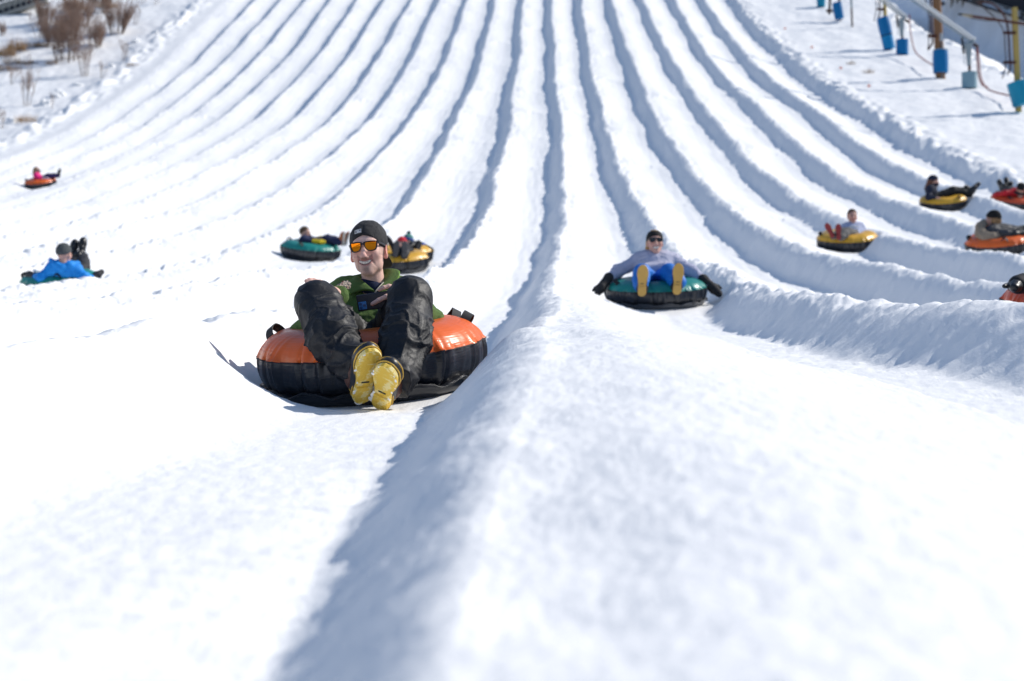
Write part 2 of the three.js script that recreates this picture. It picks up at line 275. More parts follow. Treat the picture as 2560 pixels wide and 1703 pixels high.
// ---------- bodies and clothes: smooth union of tapered capsules and ellipsoids, meshed as one surface ----------
const cap = (a, b, ra, rb = ra, k) => ({ t: 0, a, b, ra, rb, k });
const ell = (c, r, q = null, k) => ({ t: 1, c, r, q: q ? q.clone().invert() : null, k });
const cut = (p) => ({ ...p, cut: true });
const half = (p, n, k) => ({ t: 2, p, n, k, cut: true });            // cuts away the side the normal points to
const tmpv = V(0, 0, 0);
function sd(p, x, y, z) {
  if (p.t === 0) {
    const ax = x - p.a.x, ay = y - p.a.y, az = z - p.a.z, bx = p.b.x - p.a.x, by = p.b.y - p.a.y, bz = p.b.z - p.a.z, l = bx * bx + by * by + bz * bz, t = l > 0 ? clamp((ax * bx + ay * by + az * bz) / l, 0, 1) : 0;
    const dx = ax - bx * t, dy = ay - by * t, dz = az - bz * t; return sqrt(dx * dx + dy * dy + dz * dz) - (p.ra + (p.rb - p.ra) * t);
  }
  if (p.t === 1) {
    tmpv.set(x - p.c.x, y - p.c.y, z - p.c.z); if (p.q) tmpv.applyQuaternion(p.q);
    const k0 = hypot(tmpv.x / p.r.x, tmpv.y / p.r.y, tmpv.z / p.r.z), k1 = hypot(tmpv.x / (p.r.x * p.r.x), tmpv.y / (p.r.y * p.r.y), tmpv.z / (p.r.z * p.r.z));
    return k1 < 1e-9 ? -min(p.r.x, p.r.y, p.r.z) : k0 * (k0 - 1) / k1;
  }
  return -((x - p.p.x) * p.n.x + (y - p.p.y) * p.n.y + (z - p.p.z) * p.n.z);
}
function bounds(p) {
  if (p.t === 0) { const r = max(p.ra, p.rb); return [min(p.a.x, p.b.x) - r, min(p.a.y, p.b.y) - r, min(p.a.z, p.b.z) - r, max(p.a.x, p.b.x) + r, max(p.a.y, p.b.y) + r, max(p.a.z, p.b.z) + r]; }
  const r = p.q ? max(p.r.x, p.r.y, p.r.z) : 0, rx = r || p.r.x, ry = r || p.r.y, rz = r || p.r.z; return [p.c.x - rx, p.c.y - ry, p.c.z - rz, p.c.x + rx, p.c.y + ry, p.c.z + rz];
}
function sdf(prims, cell, k0 = 0.03) {
  const lo = [1e9, 1e9, 1e9], hi = [-1e9, -1e9, -1e9], solid = prims.filter((p) => !p.cut), cuts = prims.filter((p) => p.cut);
  for (const p of solid) { const b = bounds(p); for (let i = 0; i < 3; i++) { lo[i] = min(lo[i], b[i]); hi[i] = max(hi[i], b[i + 3]); } }
  const pad = 3 * cell + k0 * 0.5, n = [0, 1, 2].map((i) => Math.ceil((hi[i] - lo[i] + 2 * pad) / cell) + 1), o = lo.map((v) => v - pad), [nx, ny, nz] = n, F = new Float32Array(nx * ny * nz).fill(1);
  for (const pass of [solid, cuts]) for (const p of pass) {
    const k = p.k ?? k0, m = k + 2.5 * cell; let r0 = [0, 0, 0], r1 = n;
    if (p.t !== 2) { const b = bounds(p); r0 = [0, 1, 2].map((i) => max(0, floor((b[i] - m - o[i]) / cell))); r1 = [0, 1, 2].map((i) => min(n[i], Math.ceil((b[i + 3] + m - o[i]) / cell) + 1)); }
    for (let z = r0[2]; z < r1[2]; z++) for (let y = r0[1]; y < r1[1]; y++) for (let x = r0[0]; x < r1[0]; x++) {
      const i = (z * ny + y) * nx + x; let d = sd(p, o[0] + x * cell, o[1] + y * cell, o[2] + z * cell); const a = F[i];
      if (p.cut) { d = -d; const h = max(k - abs(a - d), 0) / k; F[i] = max(a, d) + h * h * k * 0.25; } else { const h = max(k - abs(a - d), 0) / k; F[i] = min(a, d) - h * h * k * 0.25; }
    }
  }
  const id = new Int32Array(nx * ny * nz).fill(-1), pos = [], idx = [], O = [0, 1, nx, nx + 1, nx * ny, nx * ny + 1, nx * ny + nx, nx * ny + nx + 1], E = [[0, 1], [0, 2], [0, 4], [1, 3], [1, 5], [2, 3], [2, 6], [3, 7], [4, 5], [4, 6], [5, 7], [6, 7]];
  for (let z = 0; z < nz - 1; z++) for (let y = 0; y < ny - 1; y++) for (let x = 0; x < nx - 1; x++) {
    const i = (z * ny + y) * nx + x; let m = 0; for (let c = 0; c < 8; c++) if (F[i + O[c]] < 0) m |= 1 << c;
    if (m === 0 || m === 255) continue;
    let sx = 0, sy = 0, sz = 0, q = 0;
    for (const [a, b] of E) if (((m >> a) & 1) !== ((m >> b) & 1)) { const fa = F[i + O[a]], fb = F[i + O[b]], t = fa / (fa - fb); sx += (a & 1) + ((b & 1) - (a & 1)) * t; sy += ((a >> 1) & 1) + (((b >> 1) & 1) - ((a >> 1) & 1)) * t; sz += (a >> 2) + ((b >> 2) - (a >> 2)) * t; q++; }
    id[i] = pos.length / 3; pos.push(o[0] + (x + sx / q) * cell, o[1] + (y + sy / q) * cell, o[2] + (z + sz / q) * cell);
  }
  const X = 1, Y = nx, Z = nx * ny;
  for (let z = 1; z < nz - 1; z++) for (let y = 1; y < ny - 1; y++) for (let x = 1; x < nx - 1; x++) {
    const i = (z * ny + y) * nx + x, s = F[i] < 0;
    for (const [e, u, v] of [[X, Y, Z], [Y, Z, X], [Z, X, Y]]) { const t = F[i + e] < 0; if (s === t) continue; const a = id[i], b = id[i - u], c = id[i - u - v], d = id[i - v]; if (a < 0 || b < 0 || c < 0 || d < 0) continue; if (s) idx.push(a, b, c, a, c, d); else idx.push(a, c, b, a, d, c); }
  }
  const g = new THREE.BufferGeometry(); g.setAttribute('position', new THREE.Float32BufferAttribute(pos, 3)); g.setIndex(idx); relax(g, 1); g.computeVertexNormals(); return g;
}
function relax(g, times) {
  const P = g.attributes.position.array, I = g.index.array, n = P.length / 3;
  for (let t = 0; t < times; t++) { const s = new Float32Array(n * 3), c = new Uint16Array(n); for (let i = 0; i < I.length; i += 3) for (let e = 0; e < 3; e++) { const a = I[i + e], b = I[i + (e + 1) % 3]; c[a]++; for (let k = 0; k < 3; k++) s[a * 3 + k] += P[b * 3 + k]; } for (let a = 0; a < n; a++) if (c[a]) for (let k = 0; k < 3; k++) P[a * 3 + k] = lerp(P[a * 3 + k], s[a * 3 + k] / c[a], 0.5); }
}
// push the surface in and out along its normals
function ruffle(g, f) {
  const P = g.attributes.position, N = g.attributes.normal, p = V(0, 0, 0), n = V(0, 0, 0);
  for (let i = 0; i < P.count; i++) { p.fromBufferAttribute(P, i); n.fromBufferAttribute(N, i); const d = f(p, n); P.setXYZ(i, p.x + n.x * d, p.y + n.y * d, p.z + n.z * d); }
  g.computeVertexNormals(); return g;
}
function tint(g, f) { const P = g.attributes.position, N = g.attributes.normal, c = new Float32Array(P.count * 3), p = V(0, 0, 0), n = V(0, 0, 0); for (let i = 0; i < P.count; i++) { p.fromBufferAttribute(P, i); n.fromBufferAttribute(N, i); const v = f(p, n); c[i * 3] = v[0]; c[i * 3 + 1] = v[1]; c[i * 3 + 2] = v[2]; } g.setAttribute('color', new THREE.BufferAttribute(c, 3)); return g; }
// creases of cloth: sharp folds that run across the limb, slanted, deeper where it bends
const folds = (scale, amp, seed) => (p) => { const s = scale, a = 1 - abs(n3(p.x * s + seed, p.y * s * 1.7, p.z * s)), b = 1 - abs(n3(p.x * s * 2.3, p.y * s * 3.1 + seed, p.z * s * 2.1)); return amp * ((a * a * a - 0.35) + 0.45 * (b * b - 0.4)) * (0.6 + 0.6 * n3(p.x * 4 + seed, p.y * 4, p.z * 4)); };
const mixc = (a, b, t) => [lerp(a[0], b[0], t), lerp(a[1], b[1], t), lerp(a[2], b[2], t)];
const frame = (fwd, up) => { const z = fwd.clone().normalize(), x = up.clone().cross(z).normalize(), y = z.clone().cross(x); return new THREE.Quaternion().setFromRotationMatrix(new THREE.Matrix4().makeBasis(x, y, z)); };
const move = (p, T) => { const s = T.s ?? 1, f = (v) => v.clone().multiplyScalar(s).applyQuaternion(T.q).add(T.p); return p.t === 0 ? { ...p, a: f(p.a), b: f(p.b), ra: p.ra * s, rb: p.rb * s, k: p.k && p.k * s } : p.t === 1 ? { ...p, c: f(p.c), r: p.r.clone().multiplyScalar(s), q: (p.q ? T.q.clone().multiply(p.q.clone().invert()) : T.q.clone()).invert(), k: p.k && p.k * s } : { ...p, p: f(p.p), n: p.n.clone().applyQuaternion(T.q) }; };
const place = (g, T) => g.applyMatrix4(new THREE.Matrix4().compose(T.p, T.q, V(T.s ?? 1, T.s ?? 1, T.s ?? 1)));

// A head in its own axes: origin between the ears, y up, z to the face. Adult size; scale it for children.
function headPrims(o = {}) {
  const w = o.wide ?? 1, L = [
    ell(V(0, 0.03, -0.018), V(0.075 * w, 0.094, 0.097), null, 0.03), ell(V(0, -0.03, 0.022), V(0.058 * w, 0.075, 0.067), null, 0.04), ell(V(0, -0.082, 0.042), V(0.036 * w, 0.034, 0.044), null, 0.03), ell(V(0, -0.104, 0.066), V(0.023, 0.016, 0.021), null, 0.025),
    ell(V(0, 0.03, 0.062), V(0.05, 0.02, 0.022), null, 0.03), cap(V(0, 0.012, 0.086), V(0, -0.03, 0.111), 0.0085, 0.0135, 0.016), ell(V(0, -0.036, 0.112), V(0.012, 0.01, 0.011), null, 0.01),
  ];
  for (const s of [-1, 1]) L.push(ell(V(s * 0.043 * w, -0.024, 0.052), V(0.022, 0.02, 0.026), null, 0.025), ell(V(s * 0.012, -0.04, 0.1), V(0.0085, 0.008, 0.01), null, 0.01), ell(V(s * 0.044 * w, -0.066, 0.004), V(0.016, 0.026, 0.034), null, 0.025),
    ell(V(s * 0.079 * w, -0.008, -0.012), V(0.009, 0.032, 0.019), new THREE.Quaternion().setFromEuler(new THREE.Euler(0.1, s * 0.45, s * -0.12)), 0.008), ell(V(s * 0.079 * w, -0.034, -0.004), V(0.008, 0.012, 0.01), null, 0.01));
  for (const s of [-1, 1]) L.push(cut(ell(V(s * 0.088 * w, -0.004, -0.006), V(0.006, 0.02, 0.011), null, 0.004)));
  L.push(cap(V(0, -0.06, -0.03), V(0, -0.18, -0.055), 0.05, 0.053, 0.016));
  return L;
}
const SKIN = [0.62, 0.33, 0.24];
const poreTex = dataTex(256, (() => { const a = tileNoise(171); return (u, v) => 0.5 + 0.3 * a(u, v, 40) + 0.25 * a(v, u, 90); })());
const skinMat = phys(rgb(1, 1, 1), 0.6, { vertexColors: true, bumpMap: poreTex, bumpScale: 0.0012, sheen: 0.15, sheenColor: rgb(1, 0.7, 0.6), sheenRoughness: 0.5 });

// A bare hand: wrist at the origin, fingers along +z, back of the hand to +y, thumb to the side s * x. curl per finger in degrees.
function handPrims(side, curl = [30, 30, 30, 30], thumb = 25, spread = 4) {
  const L = [], r = [0.0092, 0.0098, 0.0092, 0.0078], len = [0.072, 0.08, 0.074, 0.058], kx = [0.028, 0.009, -0.01, -0.028], kz = [0.09, 0.094, 0.089, 0.08];
  L.push(cap(V(0, 0, -0.02), V(0, 0, 0.008), 0.026, 0.024, 0.02));
  for (let i = 0; i < 4; i++) {
    const K = V(side * kx[i], 0.004, kz[i]); L.push(cap(V(side * kx[i] * 0.45, 0, 0.01), K, 0.0155, 0.0125, 0.012));
    let a = R(curl[i] * 0.6), p = K.clone(); const s = R((1.5 - i) * spread);
    for (const [f, g] of [[0.45, 1], [0.31, 1.3], [0.24, 0.8]]) { const q = p.clone().add(V(side * sin(s) * cos(a), -sin(a), cos(s) * cos(a)).multiplyScalar(len[i] * f)); L.push(cap(p, q, r[i] * (f > 0.4 ? 1.05 : 0.97), r[i] * (f > 0.3 ? 0.98 : 0.86), 0.005)); p = q; a += R(curl[i] * g * 0.75); }
  }
  const b = V(side * 0.022, -0.004, 0.022), m = V(side * 0.047, -0.014, 0.052), t = R(thumb), e = m.clone().add(V(side * sin(t), -0.25, cos(t)).normalize().multiplyScalar(0.032)), f = e.clone().add(V(side * sin(t * 0.6), -0.3, cos(t * 0.6)).normalize().multiplyScalar(0.026));
  L.push(cap(b, m, 0.017, 0.0125, 0.012), cap(m, e, 0.0115, 0.0105, 0.006), cap(e, f, 0.0103, 0.0088, 0.005));
  return L;
}
// ---------- footwear with a moulded sole: heel at the origin, toe along +z, y from the sole to the ankle ----------
const soleHalf = curve([[0, 0.012], [0.03, 0.027], [0.12, 0.038], [0.36, 0.034], [0.55, 0.044], [0.7, 0.052], [0.86, 0.046], [0.96, 0.028], [1, 0.012]]);
function soleOutline(len, k = 1, n = 40) { const pts = []; for (let i = 0; i <= n; i++) { const t = i / n; pts.push([soleHalf(t) * k, t * len]); } for (let i = n; i >= 0; i--) { const t = i / n; pts.push([-soleHalf(t) * k * (1 - 0.08 * sin(t * PI)), t * len]); } return pts; }
function soleGeo(len, k, y0, y1) {
  const s = new THREE.Shape(soleOutline(len, k).map(([x, z]) => new THREE.Vector2(x, z))), g = new THREE.ExtrudeGeometry(s, { depth: y1 - y0, bevelEnabled: true, bevelSize: 0.003, bevelThickness: 0.003, bevelSegments: 2 });
  return g.rotateX(PI / 2).translate(0, y1, 0);
}
const ringGeo = (len, k, y, r) => new THREE.TubeGeometry(new THREE.CatmullRomCurve3(soleOutline(len, k, 24).map(([x, z]) => V(x, y, z)), true), 120, r, 6, true);
const soleTread = dataTex(256, (() => { const a = tileNoise(55); return (u, v) => 0.5 + 0.22 * sin(v * 2 * PI * 24 + 2.2 * sin(u * 2 * PI * 4)) + 0.3 * a(u, v, 8); })());
const dirtySole = (a, b) => dataTex(256, (() => { const f = tileNoise(61); return (u, v) => { const t = smooth(0.05, 0.5, f(u, v, 10) + 0.5 * f(v, u, 30)); return [lerp(a[0], b[0], t), lerp(a[1], b[1], t), lerp(a[2], b[2], t)]; }; })(), true);
function makeBoot(parent, T, o) {
  const L = o.len ?? 0.29, k = L / 0.29, b = new THREE.Group(); b.name = 'boot'; parent.add(b); b.position.copy(T.p).sub(parent.position); b.quaternion.copy(T.q);
  const scaled = (g) => g.scale(k, k, k);
  const cell = o.cell ?? 0.006;
  put('rubber_shell', scaled(sdf([cap(V(0, 0.036, 0.05), V(0, 0.038, 0.2), 0.043, 0.05), ell(V(0, 0.03, 0.215), V(0.052, 0.044, 0.078)), half(V(0, 0.004, 0), V(0, -1, 0), 0.004)], cell, 0.02)), o.shell, b);
  put('upper', scaled(ruffle(sdf([cap(V(0, 0.06, 0.055), V(0, 0.2, 0.035), 0.047, 0.056), cap(V(0, 0.065, 0.06), V(0, 0.06, 0.15), 0.045, 0.04), half(V(0, 0.035, 0), V(0, -1, 0), 0.004)], cell, 0.03), folds(14, 0.004, 2))), o.upper, b);
  const sg = scaled(soleGeo(0.29, 0.97, -0.008, 0.006)); put('sole', sg, o.sole, b);
  const heel = scaled(new THREE.ExtrudeGeometry(new THREE.Shape(soleOutline(0.29, 0.9).filter(([x, z]) => z < 0.09).map(([x, z]) => new THREE.Vector2(x, z))), { depth: 0.008, bevelEnabled: true, bevelSize: 0.002, bevelThickness: 0.002, bevelSegments: 1 }).rotateX(PI / 2).translate(0, -0.01, 0.002)); put('heel', heel, o.sole, b);
  if (o.bar) put('sole_mark', scaled(new RoundedBoxGeometry(0.032, 0.003, 0.007, 2, 0.001).translate(0.0, -0.0125, 0.118)), o.shell, b);
  if (o.welt) { put('welt', scaled(ringGeo(0.29, 1.06, 0.016, 0.0032)), o.welt, b); put('welt', scaled(ringGeo(0.285, 1.05, 0.042, 0.0026)), o.welt, b); }
  if (o.snow) {
    const r = rng(o.snow), L2 = []; for (let i = 0; i < 34; i++) { const t = i < 17 ? 0.02 + 0.3 * r() : r(), edge = i >= 17 || r() < 0.4, s = soleHalf(t) * (edge ? (r() < 0.5 ? -1 : 1) * (0.92 + 0.1 * r()) : (r() * 1.6 - 0.8)), q = 0.0024 + 0.0085 * r() * r() * (t < 0.32 ? 1.6 : 0.7); L2.push(ell(V(s, t < 0.3 ? -0.0125 : -0.0105, t * 0.285), V(q * (1 + r()), q * 0.5, q * (1 + r())))); }
    put('packed_snow', scaled(sdf(L2, 0.0025, 0.001)), snowMat, b).userData.kind = 'stuff';
  }
  return b;
}
const bootAnkle = (T, s = 1) => V(0, 0.13, 0.06).multiplyScalar(s).applyQuaternion(T.q).add(T.p);
const footFrom = (heel, toe, up) => ({ p: heel, q: frame(toe.clone().sub(heel), up) });
const clothBump = dataTex(512, (() => { const a = tileNoise(101), r = rng(8); return (u, v) => 0.5 + 0.2 * a(u, v, 20) + 0.15 * a(v, u, 70) + 0.2 * (r() - 0.5); })());
// give a mesh in world units a box-projected uv in metres so that weave keeps its size
function boxUV(g, s = 0.25) { const P = g.attributes.position, N = g.attributes.normal, uv = new Float32Array(P.count * 2); for (let i = 0; i < P.count; i++) { const x = abs(N.getX(i)), y = abs(N.getY(i)), z = abs(N.getZ(i)); uv[i * 2] = (x > y && x > z ? P.getZ(i) : P.getX(i)) / s; uv[i * 2 + 1] = (y > x && y > z ? P.getZ(i) : P.getY(i)) / s; } g.setAttribute('uv', new THREE.BufferAttribute(uv, 2)); return g; }
const cloth = (c, rough = 0.85, o = {}) => phys(c, rough, { bumpMap: clothBump, bumpScale: 0.0025, ...o });
// sunglasses in head axes
function glasses(head, T, parent, frameMat, lensMat) {
  const g = new THREE.Group(); g.name = 'sunglasses'; parent.add(g);
  const outline = (grow) => { const s = new THREE.Shape(), w = 0.0255 + grow, h = 0.0185 + grow; s.moveTo(-w, h * 0.86); s.quadraticCurveTo(0, h * 1.12, w, h); s.quadraticCurveTo(w * 1.02, -h * 0.15, w * 0.72, -h * 0.78); s.quadraticCurveTo(w * 0.15, -h * 1.15, -w * 0.42, -h * 0.92); s.quadraticCurveTo(-w * 0.98, -h * 0.45, -w, h * 0.86); return s; };
  const bend = (geo) => { const P = geo.attributes.position; for (let i = 0; i < P.count; i++) { const x = P.getX(i); P.setZ(i, P.getZ(i) - 5.2 * x * x); } geo.computeVertexNormals(); return geo; };
  const fr = [], Z = 0.105, Y = 0.01;
  for (const s of [-1, 1]) {
    const o = outline(0.0042); o.holes.push(outline(0)); const f = new THREE.ExtrudeGeometry(o, { depth: 0.003, bevelEnabled: true, bevelSize: 0.0008, bevelThickness: 0.0008, bevelSegments: 2, curveSegments: 16 }); if (s < 0) f.scale(-1, 1, 1), f.index ? 0 : flip(f); fr.push(bend(f.translate(s * 0.0345, Y, Z)));
    const lg = new THREE.ShapeGeometry(outline(0.001), 16), P = lg.attributes.position; for (let i = 0; i < P.count; i++) { const x = P.getX(i), y = P.getY(i); P.setZ(i, 0.0025 - 3.2 * (x * x + y * y) + 0.1 * y); } if (s < 0) { lg.scale(-1, 1, 1); flip(lg); } const LG = lg; const lens = bend(LG.translate(s * 0.0345, Y, Z)); put('lens', place(off0(lens), T).translate(-parent.position.x, -parent.position.y, -parent.position.z), lensMat, g);
  }
  const bridge = new THREE.ExtrudeGeometry(new THREE.Shape([[-0.011, 0.006], [0.011, 0.006], [0.0095, -0.002], [0, 0.001], [-0.0095, -0.002]].map(([x, y]) => new THREE.Vector2(x, y))), { depth: 0.003, bevelEnabled: true, bevelSize: 0.0008, bevelThickness: 0.0008 }).translate(0, Y + 0.009, Z); fr.push(bridge);
  for (const s of [-1, 1]) fr.push(ribbon([V(s * 0.066, Y + 0.014, 0.082), V(s * 0.0735, Y + 0.014, 0.066), V(s * 0.0795, Y + 0.01, 0.02), V(s * 0.083, Y + 0.003, -0.012)], V(0, 1, 0), 0.0075, 0.003));
  const geo = mergeGeometries(fr.map((x) => { const y = x.index ? x.toNonIndexed() : x; for (const k of Object.keys(y.attributes)) if (k !== 'position' && k !== 'normal') y.deleteAttribute(k); return y; }));
  put('frame', place(geo, T).translate(-parent.position.x, -parent.position.y, -parent.position.z), frameMat, g);
  return g;
}
function flip(g) { if (g.index) { const a = g.index.array; for (let i = 0; i < a.length; i += 3) { const t = a[i]; a[i] = a[i + 2]; a[i + 2] = t; } } else { for (const k of Object.keys(g.attributes)) { const A = g.attributes[k], n = A.itemSize; for (let i = 0; i < A.count; i += 3) for (let c = 0; c < n; c++) { const t = A.array[i * n + c]; A.array[i * n + c] = A.array[(i + 2) * n + c]; A.array[(i + 2) * n + c] = t; } } } }
const off0 = (g) => g;
const surfZ = (prims, x, y) => { let z = 0.2; for (let i = 0; i < 60; i++) { let d = 1; for (const p of prims) if (!p.cut) d = min(d, sd(p, x, y, z)); if (d < 0.0004) break; z -= d * 0.8; } return z; };
// a smiling mouth: opening, lips and teeth follow the same arc
function mouth(prims, o) {
  const arc = (t) => { const x = o.x0 + t * o.w, y = o.y + o.rise * t * t; return V(x, y, surfZ(prims, x, y)); }, out = { open: [], lips: [], teeth: [] };
  const N = 8; for (let i = 0; i < N; i++) {
    const a = -1 + 2 * i / N, b = -1 + 2 * (i + 1) / N, h = (t) => o.gap * sqrt(max(0.04, 1 - t * t)), A = arc(a), B = arc(b);
    out.open.push(cut(cap(A.clone().add(V(0, 0, 0.002)), B.clone().add(V(0, 0, 0.002)), h(a), h(b), 0.002)));
    out.lips.push(cap(A.clone().add(V(0, h(a) + 0.003, -0.003)), B.clone().add(V(0, h(b) + 0.003, -0.003)), 0.0052, 0.0052, 0.006), cap(A.clone().add(V(0, -h(a) - 0.0035, -0.003)), B.clone().add(V(0, -h(b) - 0.0035, -0.003)), 0.0058, 0.0058, 0.006));
    if (abs((a + b) / 2) < 0.8) out.teeth.push(cap(A.clone().add(V(0, 0.0015, -0.0055)), B.clone().add(V(0, 0.0015, -0.0055)), o.gap * 0.82, o.gap * 0.82, 0.002));
  }
  return out;
}
const toothMat = std(rgb(0.88, 0.84, 0.76), 0.3), MIRROR = phys(rgb(1.0, 0.27, 0.01), 0.07, { metalness: 1 }), BLACKPLASTIC = phys(rgb(0.012, 0.012, 0.014), 0.3), DARKLENS = phys(rgb(0.008, 0.009, 0.012), 0.08, { clearcoat: 0.6 });

// ---------- the man in front ----------
const M = (x, y, d) => at(600 + x / 2.904, 520 + y / 2.904, d);
{
  const base = tubeAt.man.base.clone(), man = thing('person', base, 'smiling man in black cap, orange sunglasses and green fleece riding the orange tube', 'person', 'people riding snow tubes');
  const own = (name, g, m, label) => put(name, off(g, base), m, man, label);
  const fwd = CF.clone().negate().addScaledVector(CR, -0.13).addScaledVector(CU, 0.03), up = CU.clone().addScaledVector(CR, -0.1), T = { p: M(932, 312, 6.36), q: frame(fwd, up), s: 0.965 };
  const footL = footFrom(M(872, 1395, 5.66), M(950, 1045, 5.47), CF.clone().addScaledVector(CR, -0.42).addScaledVector(CU, 0.1)), footR = footFrom(M(1022, 1440, 5.655), M(1066, 1172, 5.44), CF.clone().addScaledVector(CR, 0.2).addScaledVector(CU, 0.15));
  const J = { neck: M(945, 560, 6.42), chest: M(935, 690, 6.44), pelvis: M(950, 930, 6.36), sh: [M(748, 655, 6.47), M(1165, 635, 6.47)], el: [M(455, 930, 6.36), M(1395, 850, 6.33)], wr: [M(716, 632, 6.128), M(1215, 655, 6.17)], hip: [M(845, 1010, 6.35), M(1058, 1010, 6.35)], kn: [M(570, 684, 6.0), M(1236, 652, 5.98)], an: [bootAnkle(footL), bootAnkle(footR)] };
  // skin: head with an open smile, neck, torso, arms, legs and two hands in one mesh
  const hp = headPrims(), mo = mouth(hp, { x0: -0.002, w: 0.029, y: -0.063, rise: 0.0125, gap: 0.0086 });
  const head = sdf([...hp, ...mo.lips, ...mo.open], 0.003, 0.012);
  for (const s of [0]) ruffle(head, (p) => { let d = 0; for (const s of [-1, 1]) { const t = clamp((p.y + 0.085) / 0.05, 0, 1), x = s * (0.042 - 0.014 * t); if (p.z > 0.04 && p.y > -0.09 && p.y < -0.03) d -= 0.004 * exp(-(((p.x - x) / 0.005) ** 2)) * sin(t * PI); } return d; });
  tint(head, (p, n) => {
    let c = [0.86, 0.54, 0.44]; const f = smooth(0.0, 0.06, p.z);
    c = mixc(c, [0.76, 0.35, 0.28], 0.55 * f * exp(-(((abs(p.x) - 0.042) / 0.022) ** 2) - ((p.y + 0.025) / 0.022) ** 2)); c = mixc(c, [0.76, 0.36, 0.29], 0.5 * smooth(0.1, 0.112, p.z));
    const st = n3(p.x * 240, p.y * 240, p.z * 240) * 0.25 + 0.75, jaw = smooth(-0.045, -0.075, p.y) * smooth(-0.02, 0.05, p.z) * smooth(-0.15, -0.12, p.y);
    c = mixc(c, [0.32, 0.21, 0.17], 0.5 * jaw * st);
    const lipY = -0.063 + 0.0125 * (p.x / 0.029) ** 2, mus = exp(-(((p.y - lipY - 0.0165) / 0.006) ** 2)) * (abs(p.x) < 0.036 ? 1 : 0) * f; c = mixc(c, [0.13, 0.075, 0.055], 0.85 * mus * st);
    const goat = exp(-((p.x / 0.019) ** 2) - ((p.y + 0.094) / 0.017) ** 2) * f + 0.6 * exp(-(((abs(p.x) - 0.036) / 0.006) ** 2)) * smooth(-0.03, -0.06, p.y) * smooth(-0.115, -0.09, p.y) * f; c = mixc(c, [0.16, 0.095, 0.07], 0.75 * min(1, goat) * st);
    if (p.z > 0.05 && abs(p.x) < 0.036 && abs(p.y - lipY) < 0.0145) c = mixc(c, abs(p.y - lipY) < 0.0078 && n.z < 0.8 ? [0.1, 0.03, 0.03] : [0.5, 0.2, 0.18], 0.8);
    if (abs(p.x) > 0.074) c = mixc(c, [0.75, 0.2, 0.14], 0.6);
    if (abs(p.x) > 0.062 && abs(p.x) < 0.0765 && p.y > -0.03 && p.z > 0) c = mixc(c, [0.2, 0.13, 0.1], 0.45);
    return c;
  });
  place(head, T);
  const hw = M(705, 622, 6.12), hd = M(590, 548, 6.045), HT = { p: hw, q: frame(hd.clone().sub(hw), CU.clone().addScaledVector(CR, 0.6).addScaledVector(CF, 0.2)), s: 1 };
  const handA = sdf(handPrims(-1, [18, 22, 26, 30], 20).map((p) => move(p, HT)), 0.003, 0.01);
  const fing = (pts, r) => { const L = []; for (let i = 0; i < pts.length - 1; i++) L.push(cap(pts[i], pts[i + 1], r * (1.08 - 0.08 * i), r * (1 - 0.09 * i), 0.005)); return L; };
  const kL = [M(1128, 578, 6.13), M(1140, 604, 6.15), M(1148, 630, 6.155), M(1150, 656, 6.16)], wr1 = M(1215, 655, 6.17);
  const handB = sdf([cap(wr1, wr1.clone().lerp(J.el[1], 0.25), 0.027, 0.032, 0.02), ...kL.map((k) => cap(wr1.clone().lerp(k, 0.15), k, 0.015, 0.0125, 0.012)), ...fing([kL[0], M(1080, 568, 6.115), M(1042, 578, 6.105), M(1010, 594, 6.105)], 0.0098), ...fing([kL[1], M(1078, 612, 6.145), M(1032, 640, 6.145), M(1000, 660, 6.14)], 0.0098), ...fing([kL[2], M(1085, 650, 6.15), M(1040, 680, 6.15), M(1012, 700, 6.145)], 0.0092), ...fing([kL[3], M(1098, 690, 6.15), M(1060, 715, 6.145), M(1040, 728, 6.14)], 0.008), cap(wr1, M(1135, 628, 6.115), 0.018, 0.014, 0.012), ...fing([M(1135, 628, 6.115), M(1062, 645, 6.088), M(1005, 672, 6.088), M(962, 697, 6.09)], 0.0115)], 0.003, 0.01);
  const limbs = sdf([cap(J.neck, J.chest, 0.05, 0.09), cap(J.chest, J.pelvis, 0.1, 0.11), cap(J.sh[0], J.sh[1], 0.06), ...[0, 1].flatMap((i) => [cap(J.sh[i], J.el[i], 0.045, 0.036), cap(J.el[i], J.wr[i], 0.036, 0.026), cap(J.hip[i], J.kn[i], 0.075, 0.055), cap(J.kn[i], J.an[i], 0.055, 0.04)])], 0.014, 0.05);
  for (const g of [handA, handB, limbs]) tint(g, () => [0.86, 0.52, 0.42]);
  own('body', boxUV(mergeGeometries([head, handA, handB, limbs]), 0.06), skinMat);
  own('teeth', place(tint(sdf(mo.teeth, 0.0014, 0.002), (p) => { const q = 1 - 0.55 * exp(-((((((p.x + 0.0805) / 0.0078) % 1) - 0.5) / 0.09) ** 2)); return [0.88 * q, 0.83 * q, 0.74 * q]; }), T), std(rgb(1, 1, 1), 0.3, { vertexColors: true }));
  // fleece
  const fleece = cloth(rgb(0.095, 0.165, 0.04), 0.95, { sheen: 0.5, sheenColor: rgb(0.5, 0.75, 0.2), sheenRoughness: 0.6, bumpScale: 0.005 });
